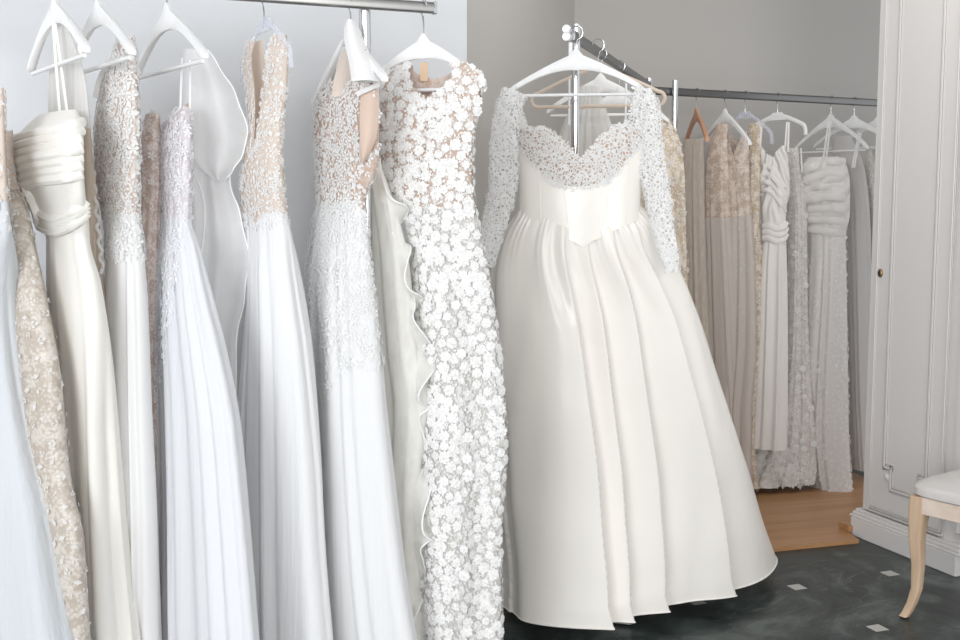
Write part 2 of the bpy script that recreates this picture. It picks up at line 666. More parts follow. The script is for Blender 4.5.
la = wpix(891, 350)[0]
ra = wpix(934, 350)[0]
za = wpix(885, 466)[1]
zb = wpix(895, 490)[1]
nt_ = wpix(893, 480)[0]
mould([(la, za), (nt_, za), (nt_, zb), (ra - (nt_ - la), zb), (ra - (nt_ - la), za), (ra, za), (ra, 2.16), (la, 2.16)])
ro = wpix(950, 350)[0]
zo = wpix(868, 505)[1]
lo = wpix(876, 350)[0]
mould([(ro, 2.3), (ro, zo), (lo + .006, zo), (lo + .006, 2.3)], .006, .007)
mo.build('panel_moulding', M['lacquer'], door)
zc = (za + zb) / 2 + .003
sc0 = (la + nt_) / 2
for sx_ in (sc0, ra - (nt_ - la) / 2):
    ros = MB()
    rings = []
    for r_, i_ in ((.013, .026), (.013, .020), (.008, .016), (.003, .0145)):
        rings.append([wpos(sx_ + r_ * math.cos(a), i_, zc + r_ * math.sin(a)) for a in np.linspace(0, 2 * math.pi, 16, endpoint=False)])
    ros.loft(rings, False, True)
    ros.build('rosette', M['lacquer'], door, True)
kx, kz = wpix(883, 273)
kp = MB()
rings = []
for r_, i_ in ((.0115, .026), (.0115, .020), (.009, .017), (.005, .0165)):
    rings.append([wpos(kx + r_ * math.cos(a), i_, kz + 1.45 * r_ * math.sin(a)) for a in np.linspace(0, 2 * math.pi, 20, endpoint=False)])
kp.loft(rings, False, True)
kp = kp.build('keyhole_plate', M['brass'], door, True)
kh = MB()
kh.box(wpos(kx, .0155, kz - .002), (.003, .002, .012), WS, WI)
kh.box(wpos(kx, .0155, kz + .004), (.005, .002, .005), WS, WI)
kh.build('keyhole', M['dark'], kp)

# raised wooden closet floor, notched round the wardrobe
PZ = .015
Pl = level(755, 550, PZ)
Pr = level(859, 539.5, PZ)
pe = (Pr - Pl)
pe.z = 0
pe.normalize()
pn = Vector((-pe.y, pe.x, 0))
kc = wpos(s_left - .04, -.004, 0)
poly = [Pl - pe * .45, Pr, Vector((kc.x, kc.y, 0)) - WI * .006, Vector((kc.x, kc.y, 0)) - WS * .006 + WI * .62,
        Vector((kc.x, kc.y, 0)) + WI * .62 + pn * 1.05, Pl - pe * .45 + pn * 1.35]
mb = MB()
mb.loft([[Vector((q.x, q.y, 0)) for q in poly], [Vector((q.x, q.y, PZ)) for q in poly]], True, True)
pf = struct('trim_closet_platform', mb, M['platform'])
pf.rotation_euler = (0, 0, math.atan2(pe.y, pe.x))
inv = pf.rotation_euler.to_matrix().transposed()
for v in pf.data.vertices:
    v.co = inv @ v.co

# little timber block left lying where the platform meets the plinth
t0 = level(852, 531, PZ)
mb = MB()
mb.box(Vector((t0.x - .012, t0.y + .02, PZ + .013)), (.035, .07, .026), pe, pn, bev=.002)
o = mb.build('wood_block', M['platform'])
o['label'] = 'small offcut of orange wood at the platform corner against the wardrobe plinth'
o['category'] = 'wood block'

# ------------------------------------------------------------------ stool
c0 = level(890, 617, 0)
s1 = Vector((.60, -.80, 0))
s2 = Vector((.80, .60, 0))
SC = c0 + s1 * .30 + s2 * .25
st = thing('upholstered_stool', (SC.x, SC.y, 0), 'wooden stool with a cream linen seat and curved legs at the right edge', 'stool')
HX, HY = .27, .22


def sl(a, b, z):
    return Vector((SC.x, SC.y, 0)) + s1 * a + s2 * b + Vector((0, 0, z))


# cushion: rounded, domed
mb = MB()
loops = []
for z_, ins in ((.402, .012), (.408, .002), (.430, .000), (.440, .006), (.449, .035), (.455, .09), (.458, .17)):
    lp = []
    for k in range(48):
        a = 2 * math.pi * k / 48
        ca, sa = math.cos(a), math.sin(a)
        pw = 2 / 7
        lp.append(sl((HX + .012 - ins) * math.copysign(abs(ca) ** pw, ca), (HY + .012 - ins) * math.copysign(abs(sa) ** pw, sa), z_))
    loops.append(lp)
mb.loft(loops, True, True)
mb.build('seat_cushion', M['linen'], st, True)
for nm, cc, dd in (('seat_rail', (0, -HY + .012), (2 * HX - .06, .022)), ('seat_rail', (0, HY - .012), (2 * HX - .06, .022)),
                   ('seat_rail', (-HX + .012, 0), (.022, 2 * HY - .06)), ('seat_rail', (HX - .012, 0), (.022, 2 * HY - .06))):
    mb = MB()
    mb.box(sl(cc[0], cc[1], .375), (dd[0], dd[1], .055), s1, s2, bev=.003)
    mb.build(nm, M['oakpale'], st)
for sx_, sy_ in ((-1, -1), (1, -1), (1, 1), (-1, 1)):
    mb = MB()
    loops = []
    dg = Vector((sx_, sy_, 0)).normalized()
    for z_, off, hw in ((.402, -.002, .026), (.36, .000, .027), (.32, .002, .025), (.26, .003, .021), (.18, -.003, .0175),
                        (.10, -.002, .0150), (.05, .010, .0138), (.02, .022, .0135), (.006, .030, .0135)):
        cx_, cy_ = sx_ * (HX - .024) + dg.x * off * 1.1, sy_ * (HY - .024) + dg.y * off * 1.1
        lp = []
        for k in range(16):
            a = 2 * math.pi * (k + .5) / 16
            ca, sa = math.cos(a), math.sin(a)
            pw = 2 / 5
            lp.append(sl(cx_ + hw * math.copysign(abs(ca) ** pw, ca), cy_ + hw * math.copysign(abs(sa) ** pw, sa), z_))
        loops.append(lp)
    mb.loft(loops[::-1], True, True)
    leg = mb.build('leg', M['oak'], st, True)
    mb = MB()
    q = sl(sx_ * (HX - .024) + dg.x * .033, sy_ * (HY - .024) + dg.y * .033, .003)
    mb.box(q, (.020, .020, .006), s1, s2)
    mb.build('foot_pad', M['dark'], leg)

# ------------------------------------------------------------------ clothes rails
def rail_mesh(a, b, hw, hh):
    """oval rail tube from a to b"""
    a, b = Vector(a), Vector(b)
    t = (b - a).normalized()
    sd = t.cross(Vector((0, 0, 1))).normalized()
    up = Vector((0, 0, 1))
    loops = []
    for p in (a, b):
        loops.append([p + sd * (hw * math.copysign(abs(math.cos(x)) ** .6, math.cos(x))) + up * (hh * math.copysign(abs(math.sin(x)) ** .6, math.sin(x))) for x in np.linspace(0, 2 * math.pi, 20, endpoint=False)])
    m = MB()
    m.loft(loops, True, True)
    return m


def foot_mesh(p, d, L=.5, z0=0):
    m = MB()
    m.box(Vector((p.x, p.y, z0 + .016)), (L, .04, .028), d, Vector((-d.y, d.x, 0)), bev=.006)
    return m


RZ = 1.80
r0 = RAIL_A.copy()
r1 = RAIL_A - EX * 1.75
fr = thing('clothes_rail', (r0.x - EX.x * .9, r0.y - EX.y * .9, 0), 'chrome clothes rail running along the white wall at the top left', 'clothes rail')
rail_mesh(r0, r1, .008, .014).build('rail', M['steel'], fr, True)
mb = MB()
mb.box(r0 + EX * .004, (.008, .020, .032), EX, EY, bev=.002)
mb.build('end_cap', M['chrome'], fr)


def on_rail(u):                               # t along the front rail (from its right end) seen at column u
    q = (u - 480) / F
    best, bt = 1e9, 0
    for k in range(-10, 180):
        p = r0 - EX * (k * .01)
        e = abs(px_u(p.x, p.y, RZ) - u)
        if e < best:
            best, bt = e, k * .01
    return r0 - EX * bt


pp = on_rail(368)
for pz in (pp + EY * .02, r1 + EX * .1 + EY * .02):
    mb = MB()
    mb.tube([(pz.x, pz.y, .03), (pz.x, pz.y, 1.72)], .0135, 16)
    po = mb.build('post', M['chrome'], fr, True)
    mb = MB()
    mb.tube([(pz.x, pz.y, 1.70), (pz.x, pz.y, 2.0)], .0145, 16)
    mb.build('upper_tube', M['chrome'], po, True)
    foot_mesh(pz, EY, .44).build('foot', M['steel'], po)

sr = thing('clothes_rail', ((S0.x + S1.x) / 2, (S0.y + S1.y) / 2, 0), 'short grey clothes rail with a white end fitting, behind the long sleeved satin gown', 'clothes rail')
rail_mesh(S0, S1, .010, .016).build('rail', M['dark_steel'], sr, True)
q0 = S0 + SD * .06 - SN * .001
mb = MB()
mb.tube([(q0.x, q0.y, .03), (q0.x, q0.y, 1.86)], .0125, 16)
po = mb.build('post', M['chrome'], sr, True)
foot_mesh(q0, SN, .40).build('foot', M['steel'], po)
q1 = S1 - SD * .02
mb = MB()
mb.tube([(q1.x, q1.y, .06), (q1.x, q1.y, 1.85)], .0125, 16)
po = mb.build('post', M['chrome'], sr, True)
foot_mesh(q1, SN, .36, .03).build('foot', M['steel'], po)
mb = MB()
for dz in (.012, -.010):
    p = S0 - SD * .012 - SN * .012 + Vector((0, 0, dz + .003))
    mb.tube([p + SD * .012, p - SD * .012], .0125, 18)
mb.build('end_fitting', M['cap'], sr, True)
mb = MB()
p = S0 + Vector((0, 0, -.055)) - SD * .018
mb.tube([p + Vector((0, 0, .03)), p - Vector((0, 0, .01))], .006, 14)
mb.build('bracket', M['cap'], sr, True)

br = thing('clothes_rail', ((B0.x + B1.x) / 2, (B0.y + B1.y) / 2, .03), 'dark steel clothes rail along the back wall of the closet', 'clothes rail')
rail_mesh(B0 + BD * .03, B1 + BD * .35, .010, .017).build('rail', M['dark_steel'], br, True)
pm = level(671, 92, 1.80)
kb = min(range(-20, 80), key=lambda k: abs(px_u(*(B0 + BD * (k * .01)).xy, 1.8) - 671))
pm = B0 + BD * (kb * .01) - BN * .024
for p in (pm, B1 + BD * .3 - BN * .024):
    mb = MB()
    mb.tube([(p.x, p.y, .06), (p.x, p.y, 1.845)], .013, 16)
    po = mb.build('post', M['chrome'], br, True)
    foot_mesh(p, BN, .40, .03).build('foot', M['steel'], po)


# ------------------------------------------------------------------ hangers
def hanger(name, neck, yaw, label, kind='wood', width=.41, drop=.105, mat=None, bar=True, hook_z=None, group=None, tilt=0, hookdir=None):
    """neck: world point where the hook enters; yaw: direction of the shoulders; hook_z: height of the rail top it hangs on."""
    neck = Vector(neck)
    mat = mat or M['pale']
    h = Vector((math.cos(yaw), math.sin(yaw), 0))
    n = Vector((-h.y, h.x, 0))
    t = thing(name, (neck.x, neck.y, neck.z), label, 'hanger', 'hangers on the ' + GROUP[0])
    hw = width / 2
    mb = MB()
    ns = 28
    if kind == 'wood':
        loops = []
        for i in range(-ns, ns + 1):
            x = hw * i / ns
            a = abs(i) / ns
            zt = -drop * (a ** 1.08 * .9 + .10 * a ** 3) + .0
            th = .030 * (1 - a) ** 3 + .021 - .002 * a
            if a < .10:
                zt += .012 * (1 - (a / .10) ** 2)
                th += .012 * (1 - (a / .10) ** 2)
            if a > .93:
                e = (a - .93) / .07
                zt -= .005 * e * e
                th *= 1 - .35 * e * e
            hd = .006 + .003 * a
            pts = [(-hd, -th * .12), (-hd * .6, 0), (hd * .6, 0), (hd, -th * .12), (hd, -th * .88), (hd * .6, -th), (-hd * .6, -th), (-hd, -th * .88)]
            loops.append([neck + h * (x) + n * q[0] + Vector((0, 0, zt + q[1] + tilt * x)) for q in pts])
        mb.loft(loops, True, True)
        mb.build('shoulders', mat, t, True)
        if bar:
            m2 = MB()
            zb_ = -drop - .022
            xb = hw - .012
            m2.tube([neck + h * -xb + Vector((0, 0, zb_ - tilt * xb)), neck + h * xb + Vector((0, 0, zb_ + tilt * xb))], .005, 10)
            m2.build('trouser_bar', mat, t, True)
    elif kind == 'thin':                       # flat moulded hanger with turned-down rounded ends
        pts = []
        for i in range(-ns, ns + 1):
            a = abs(i) / ns
            x = hw * i / ns
            z = -drop * a ** 1.4
            if a > .86:
                e = (a - .86) / .14
                z -= .035 * e * e
                x = math.copysign(hw * (.86 + .09 * math.sin(e * math.pi / 2)), i)
            pts.append(neck + h * x + Vector((0, 0, z - .008 + tilt * x)))
        mb.tube(pts, .0095, 10, flat=(n, .55))
        mb.build('shoulders', mat, t, True)
        m2 = MB()
        m2.loft([[neck + h * a + n * b + Vector((0, 0, z)) for a, b in ((-q, -.004), (q, -.004), (q, .004), (-q, .004))] for z, q in ((.004, .022), (-.012, .040), (-.03, .052))], True, True)
        m2.build('neck_plate', mat, t, True)
    elif kind == 'velvet':                     # closed loop with rounded ends and a bar
        pts = []
        for i in range(-ns, ns + 1):
            a = abs(i) / ns
            x = hw * i / ns
            pts.append(neck + h * x + Vector((0, 0, -drop * .75 * a ** 1.2)))
        for k in range(1, 8):
            an = math.pi / 2 - math.pi * k / 8
            pts.append(neck + h * (hw + .022 * math.cos(an)) + Vector((0, 0, -drop * .75 - .022 + .022 * math.sin(an))))
        pts.append(neck + h * 0 + Vector((0, 0, -drop * .75 - .044)))
        for k in range(0, 8):
            an = -math.pi / 2 - math.pi * k / 8
            pts.append(neck + h * (-hw + .022 * math.cos(an)) + Vector((0, 0, -drop * .75 - .022 + .022 * math.sin(an))))
        pts.append(pts[0])
        mb.tube(pts, .006, 10, flat=(n, .6))
        mb.build('loop', mat, t, True)
        for x in (-.09, .09):
            m2 = MB()
            m2.tube([neck + h * x + Vector((0, 0, -drop * .28)), neck + h * x + Vector((0, 0, -drop * .75 - .1))], .0035, 8)
            m2.build('strap_loop', M['cap'], t, True)
    # hook
    m3 = MB()
    hz = hook_z if hook_z else neck.z + .085
    r = .020
    hn = hookdir if hookdir else n
    cen = Vector((neck.x, neck.y, hz + .004 - r))
    pts = [neck + Vector((0, 0, -.01)), neck + Vector((0, 0, max(.004, (cen.z - r - neck.z) * .55)))]
    for k in range(0, 15):
        an = -math.pi * .42 + k / 14 * math.pi * 1.36
        pts.append(cen + hn * (r * math.cos(an)) + Vector((0, 0, r * math.sin(an))))
    m3.tube(pts, .0019, 8)
    m3.build('hook', M['chrome'], t, True)
    return t


# ------------------------------------------------------------------ dresses: lofted cloth surfaces
def pchip(x, y, xq):
    x, y = np.asarray(x, float), np.asarray(y, float)
    h = np.diff(x)
    d = np.diff(y) / h
    m = np.zeros_like(y)
    m[0], m[-1] = d[0], d[-1]
    for i in range(1, len(x) - 1):
        if d[i - 1] * d[i] > 0:
            w1, w2 = 2 * h[i] + h[i - 1], h[i] + 2 * h[i - 1]
            m[i] = (w1 + w2) / (w1 / d[i - 1] + w2 / d[i])
    i = np.clip(np.searchsorted(x, xq) - 1, 0, len(x) - 2)
    t = (xq - x[i]) / h[i]
    return ((1 + 2 * t) * (1 - t) ** 2) * y[i] + t * (1 - t) ** 2 * h[i] * m[i] + t * t * (3 - 2 * t) * y[i + 1] + t * t * (t - 1) * h[i] * m[i + 1]


def lin(v, tab):
    if not isinstance(tab, (list, tuple)):
        return np.full_like(np.asarray(v, float), tab)
    return np.interp(v, [q[0] for q in tab], [q[1] for q in tab])


def folds(count, amp, seed, d0=0.0, drift=.5, sharp=.6):
    """vertical folds: count round the loop; amp = list of (metres below the top, metres)"""
    rng = np.random.RandomState(seed)
    ph = rng.rand(8) * 6.283
    dr = rng.randn(8) * drift
    am = .5 + rng.rand(8)

    def f(phi, d):
        D, P = d[:, None], phi[None, :]
        wob = .55 * np.sin(2 * math.pi * 2 * P + ph[0] + dr[0] * D) + .45 * np.sin(2 * math.pi * 3 * P + ph[1] - dr[1] * D) + .3 * np.sin(2 * math.pi * 5 * P + ph[6])
        x = math.pi * count * P + 1.5 * wob + dr[2] * D * .6
        ridge = np.abs(np.sin(x)) * 2 - 1.27
        soft = np.sin(2 * x)
        k2 = max(2, int(count * .45))
        big = np.sin(2 * math.pi * k2 * P + ph[3] + dr[3] * D)
        env = .65 + .35 * np.sin(2 * math.pi * 2 * P + ph[4] + dr[4] * D)
        return lin(d, amp)[:, None] * (sharp * ridge * env + (1 - sharp) * soft * env + .45 * big)
    return f


class Surf:
    def __init__(s, rows, Y, yaw, zbot=None, nl=80, nt=128, p=2.1, fold=None, drop=None, tb=.35, amin=.03):
        rows = [tuple(r) for r in rows]
        v = np.array([r[0] for r in rows], float)
        Yv = lin(v, Y)
        uL, uR, b = (np.array([r[k] for r in rows], float) for k in (1, 2, 3))
        yw = np.radians(lin(v, yaw))
        z = np.array([at((uL[i] + uR[i]) / 2, v[i], Yv[i]).z for i in range(len(v))])
        if zbot is not None:
            k = (zbot - z[-1]) / (z[-1] - z[-2])
            if k > .02:
                ext = lambda q: np.append(q, q[-1] + (q[-1] - q[-2]) * min(k, 1.2))
                uL, uR, b = ext(uL), ext(uR), np.append(b, b[-1])
                Yv, yw = np.append(Yv, Yv[-1]), np.append(yw, yw[-1])
                z = np.append(z, zbot)
            else:
                z[-1] = zbot
        zs = np.linspace(z[0], z[-1], nl)
        L, Rr, bb, YY, ya = (pchip(-z, q, -zs) for q in (uL, uR, b, Yv, yw))
        hx, hy = np.cos(ya), np.sin(ya)
        nx, ny = -hy, hx
        flip = np.where(ny < 0, -1, 1)
        nx, ny = nx * flip, ny * flip
        phi = np.arange(nt) / nt
        d = zs[0] - zs
        disp = np.zeros((nl, nt))
        if fold and not hasattr(fold, 'wants_x'):
            disp = fold(phi, d)
        X0 = ((L + Rr) / 2 - 480) / F * (YY * cp - (zs - EYE) * sp)
        a = np.maximum((Rr - L) / 2 / F * YY, amin)
        fine = np.linspace(0, 2 * math.pi, 721)

        def sq(x, e):
            return np.sign(x) * np.abs(x) ** e
        Cf, Sf = sq(np.cos(fine), 2 / p), sq(np.sin(fine), 2 / p)

        def thetas(a):
            th = np.zeros((nl, nt))
            for i in range(nl):
                q = np.concatenate([[0], np.cumsum(np.hypot(np.diff(a[i] * Cf), np.diff(bb[i] * Sf)))])
                th[i] = np.interp(phi * q[-1], q, fine)
            return th

        def place(a, X0, th, dsp):
            Cc, Ss = sq(np.cos(th), 2 / p), sq(np.sin(th), 2 / p)
            gx, gy = np.cos(th) / a[:, None], np.sin(th) / bb[:, None]
            g = np.hypot(gx, gy) + 1e-9
            lx = a[:, None] * Cc + dsp * gx / g
            ly = bb[:, None] * Ss + dsp * gy / g
            return X0[:, None] + lx * hx[:, None] + ly * nx[:, None], YY[:, None] + lx * hy[:, None] + ly * ny[:, None]
        for it in range(14):
            th = thetas(a)
            if hasattr(fold, 'wants_x'):
                disp = fold(phi, d, sq(np.cos(th), 2 / p), np.sin(th))
            X, Yy = place(a, X0, th, disp)
            U = 480 + F * X / (Yy * cp - (zs[:, None] - EYE) * sp)
            lo, hi = U.min(1), U.max(1)
            mpp = YY / F
            vx, vy = X0 / np.hypot(X0, YY), YY / np.hypot(X0, YY)
            kk = np.maximum(np.abs(hx * vy - hy * vx), .3)
            a = np.clip(a + .7 * ((Rr - L) - (hi - lo)) / 2 * mpp / kk, np.maximum(amin, bb * .6), .9)
            X0 = X0 + .9 * ((L + Rr) / 2 - (lo + hi) / 2) * mpp
        th = thetas(a)
        s.err = np.abs((hi - lo) - (Rr - L)).max()
        zg = np.repeat(zs[:, None], nt, 1)
        if drop is not None:
            Ct, St = sq(np.cos(th[0]), 2 / p), sq(np.sin(th[0]), 2 / p)
            dp = np.array([drop(Ct[j], St[j] < 0) for j in range(nt)])
            wt = np.clip(1 - np.linspace(0, 1, nl) / tb, 0, 1) ** 1.3
            zg = zg - dp[None, :] * wt[:, None]
            X, Yy = place(a, X0, th, disp)
            Xn, Yn = X.copy(), Yy.copy()
            for j in range(nt):
                Xn[:, j] = np.interp(-zg[:, j], -zs, X[:, j])
                Yn[:, j] = np.interp(-zg[:, j], -zs, Yy[:, j])
            X, Yy = Xn, Yn
        else:
            X, Yy = place(a, X0, th, disp)
        s.P = np.stack([X, Yy, zg], -1)
        s.c = np.stack([X0, YY, zs], -1)
        s.z, s.th, s.nl, s.nt, s.a, s.b = zs, th, nl, nt, a, bb
        s.h = np.stack([hx, hy], -1)
        s.phi = phi

    def mesh(s, name, mat, parent, l0=0, l1=None, grow=0, keep=None):
        l1 = s.nl if l1 is None else l1
        P = s.P[l0:l1].copy()
        if grow:
            c = s.c[l0:l1, None, :]
            dd = P - c
            dd[..., 2] = 0
            ln = np.linalg.norm(dd, axis=-1, keepdims=True) + 1e-9
            P = P + dd / ln * grow
        n = s.nt
        fs = []
        for i in range(P.shape[0] - 1):
            for j in range(n):
                if keep is None or keep(i + l0, j):
                    k = (j + 1) % n
                    fs.append((i * n + j, (i + 1) * n + j, (i + 1) * n + k, i * n + k))
        mb = MB()
        mb.v = [tuple(q) for q in P.reshape(-1, 3)]
        mb.f = fs
        o = mb.build(name, mat, parent, 'all')
        if keep is not None:
            import bmesh
            bm = bmesh.new()
            bm.from_mesh(o.data)
            bmesh.ops.delete(bm, geom=[v for v in bm.verts if not v.link_faces], context='VERTS')
            bm.to_mesh(o.data)
            bm.free()
        return o

    def level_of(s, v, u=None):
        """loft level whose centre is seen at row v"""
        vv = []
        for i in range(s.nl):
            X, Y, Z = s.c[i]
            dz = Z - EYE
            vv.append(320 - F * (Y * sp + dz * cp) / (Y * cp - dz * sp))
        return int(np.argmin(np.abs(np.array(vv) - v)))


def scatter(surf, name, mat, parent, dens, gap, size, seed, kind='flower', lift=.002, l0=0, l1=None, facing=-.25, maxn=3000, jitter=.25, eff=6):
    """sewn-on lace motifs spread over a loft, as one part of the dress"""
    rng = random.Random(seed)
    P = surf.P
    l1 = surf.nl - 1 if l1 is None else min(l1, surf.nl - 1)
    n = surf.nt
    a = P[l0:l1]
    b = P[l0 + 1:l1 + 1]
    ar = np.linalg.norm(np.cross(np.roll(a, -1, 1) - a, b - a), axis=-1)
    cum = np.cumsum(ar.ravel())
    tot = cum[-1]
    mb = MB()
    grid = {}
    cnt = 0
    tries = int(min(90000, tot / (gap * gap) * eff))
    eye = Vector((0, 0, EYE))
    for _ in range(tries):
        k = int(np.searchsorted(cum, rng.random() * tot))
        k = min(k, cum.size - 1)
        i, j = l0 + k // n, k % n
        j2 = (j + 1) % n
        fu, fv = rng.random(), rng.random()
        p = Vector(P[i, j]) * (1 - fu) * (1 - fv) + Vector(P[i, j2]) * fu * (1 - fv) + Vector(P[i + 1, j]) * (1 - fu) * fv + Vector(P[i + 1, j2]) * fu * fv
        if rng.random() > dens(i / surf.nl, surf.phi[j], p):
            continue
        tu = Vector(P[i, j2]) - Vector(P[i, j])
        tv = Vector(P[i + 1, j]) - Vector(P[i, j])
        nn = tu.cross(tv)
        if nn.length < 1e-10:
            continue
        nn.normalize()
        out = p - Vector(surf.c[i])
        out.z = 0
        if nn.dot(out) < 0:
            nn = -nn
        if nn.dot((eye - p).normalized()) < facing:
            continue
        key = (int(p.x // gap), int(p.y // gap), int(p.z // gap))
        ok = True
        for dx in (-1, 0, 1):
            for dy in (-1, 0, 1):
                for dz in (-1, 0, 1):
                    for q in grid.get((key[0] + dx, key[1] + dy, key[2] + dz), ()):
                        if (q - p).length_squared < gap * gap:
                            ok = False
                            break
        if not ok:
            continue
        grid.setdefault(key, []).append(p)
        r = size * (1 + rng.uniform(-jitter, jitter))
        if kind == ('rose',):                   # smaller motifs where the cloth turns away sharply
            r *= min(1, max(.5, nn.dot((eye - p).normalized()) / .5))
        tu = (tu - nn * tu.dot(nn)).normalized()
        tv = nn.cross(tu)
        rot = rng.random() * 6.283
        T = tu * math.cos(rot) + tv * math.sin(rot)
        B = nn.cross(T)
        o = p + nn * (lift + rng.random() * .001)
        kk = kind if isinstance(kind, str) else rng.choice(kind)
        if kk == 'flower':
            m = 5
            vs = [o + nn * (r * .10)]
            fs = []
            for q in range(m):
                an = 2 * math.pi * q / m
                for da, rr, zz in ((-.46, .70, .20), (0, 1.0, .06), (.46, .70, .20)):
                    vs.append(o + (T * math.cos(an + da) + B * math.sin(an + da)) * (rr * r) + nn * (zz * r))
                fs.append((0, 1 + q * 3, 2 + q * 3, 3 + q * 3))
            mb.add(vs, fs)
        elif kk == 'rose':                      # two rings of petals round a knot
            vs, fs = [], []
            for m, sc_, z0, of in ((7, 1.0, 0, 0), (5, .52, .10, .3)):
                b0 = len(vs)
                vs.append(o + nn * (r * (.05 + z0)))
                for q in range(m):
                    an = 2 * math.pi * q / m + of
                    w_ = 3.0 / m
                    for da, rr, zz in ((-w_, .80, .16), (-w_ * .5, .97, .10), (w_ * .5, .97, .10), (w_, .80, .16)):
                        vs.append(o + (T * math.cos(an + da) + B * math.sin(an + da)) * (rr * r * sc_) + nn * ((zz * .25 + z0 * .6) * r * .5))
                    fs.append((b0, b0 + 1 + q * 4, b0 + 2 + q * 4, b0 + 3 + q * 4, b0 + 4 + q * 4))
            mb.add(vs, fs)
        elif kk == 'leaf':
            Lf, wd = r * 1.5, r * .5
            vs = [o - T * Lf * .5, o + B * wd + nn * r * .12, o + T * Lf * .6 + nn * r * .05, o - B * wd + nn * r * .12, o + nn * r * .02]
            mb.add(vs, [(0, 3, 4), (3, 2, 4), (2, 1, 4), (1, 0, 4)])
        elif kk == 'sprig':                     # a little branch of three leaves
            for dl, rt in ((0, 0), (-.5, .8), (-.5, -.8)):
                T2 = T * math.cos(rt) + B * math.sin(rt)
                B2 = nn.cross(T2)
                o2 = o + T * (dl * r)
                Lf, wd = r * .95, r * .26
                mb.add([o2, o2 + T2 * Lf * .5 + B2 * wd + nn * r * .10, o2 + T2 * Lf + nn * r * .04, o2 + T2 * Lf * .5 - B2 * wd + nn * r * .10], [(0, 3, 2, 1)])
        cnt += 1
        if cnt >= maxn:
            break
    if mb.v:
        return mb.build(name, mat, parent)


def onsurf(surf, u, v, out=.006):
    """the point of a loft seen at pixel u, v, lifted towards the camera"""
    X, Y, Z = surf.P[..., 0], surf.P[..., 1], surf.P[..., 2]
    dz = Z - EYE
    dep = Y * cp - dz * sp
    U, V = 480 + F * X / dep, 320 - F * (Y * sp + dz * cp) / dep
    q = np.hypot(U - u, V - v)
    i, j = np.unravel_index(np.argmin(q + dep * 40 + (q > 4) * q * 20), q.shape)
    p = at(u, v, surf.P[i, j][1])
    return p + (Vector((0, 0, EYE)) - p).normalized() * out


def dress(base, label, group=None, name='wedding_dress', cat='dress'):
    return thing(name, base, label, cat, 'gowns on the ' + GROUP[0] if cat == 'dress' else None)


def ribbon(name, pts, wd, mat, parent, nrm=Vector((0, -1, 0)), th=.25, n=6):
    mb = MB()
    mb.tube(curve_pts(pts, n), wd / 2, 8, flat=(nrm.normalized(), th))
    return mb.build(name, mat, parent, True)


def panel(name, rows, mat, parent, bulge=.02, waves=0, wamp=.006, nu=18, n=8):
    """an open sheet: rows of (v, uL, uR, Y or (YL, YR)); bulge = metres the middle stands out"""
    Ls = curve_pts([at(q[1], q[0], q[3][0] if isinstance(q[3], tuple) else q[3]) for q in rows], n)
    Rs = curve_pts([at(q[2], q[0], q[3][1] if isinstance(q[3], tuple) else q[3]) for q in rows], n)
    loops = []
    for i, (a, b) in enumerate(zip(Ls, Rs)):
        lp = []
        for k in range(nu + 1):
            t = k / nu
            off = -bulge * math.sin(math.pi * t) - wamp * math.sin(2 * math.pi * waves * t + i * .04)
            lp.append(a.lerp(b, t) + Vector((0, off, 0)))
        loops.append(lp)
    mb = MB()
    mb.loft(loops, closed=False)
    return mb.build(name, mat, parent, 'all'), loops


def neck(depth_f=.1, depth_b=.05, inner=.35, outer=.85, arm=.12, vee=False):
    """neckline: how far the top edge drops at normalised x (-1..1), front or back; straps stay up between inner and outer"""
    def f(x, front):
        ax = abs(x)
        d = 0
        if ax < inner:
            q = 1 - ax / inner
            d = (depth_f if front else depth_b) * (q if vee else q ** .45)
        elif ax > outer:
            d = arm * min(1, ((ax - outer) / max(1e-3, 1 - outer))) ** .6
        return d
    return f


def put(u, v=0):                              # where on the front rail a hanger seen at column u hangs
    return on_rail(u)


FYAW = -50
hz_rail = RZ + .014
GROUP[0] = 'front rail'


def fbase(Y, u):
    p = at(u, 300, Y)
    return (p.x, p.y, .03)


def front_hanger(u, label, **kw):
    p = on_rail(u)
    return hanger('hanger', (p.x, p.y, RZ - .040), R(kw.pop('yaw', -53)), label, hook_z=hz_rail, hookdir=EY, drop=.118, **kw)


# ---- 0: cropped tulle gown at the far left edge
Y0 = on_rail(-22).y
rows = [(92, -34, 4, .02), (140, -38, 5, .02), (180, -38, 7, .022), (215, -36, 10, .025), (250, -38, 16, .04), (300, -36, 25, .055), (400, -34, 46, .075), (500, -32, 67, .085), (640, -30, 93, .10)]
d = dress(fbase(Y0, -20), 'cool white tulle gown cropped by the left edge of the photo')
sf = Surf(rows, Y0, FYAW, .05, nl=90, nt=180, fold=folds(15, [(0, .0), (.3, .002), (.6, .010), (2, .018)], 3))
lw = sf.level_of(205)
sf.mesh('bodice', M['nude_pale'], d, 0, lw + 1)
sf.mesh('skirt', M['tulle_blue'], d, lw)
scatter(sf, 'lace_applique', M['lace_pearl'], d, lambda t, ph, p: 1, .016, .011, 5, ('flower', 'leaf'), l1=lw + 4)

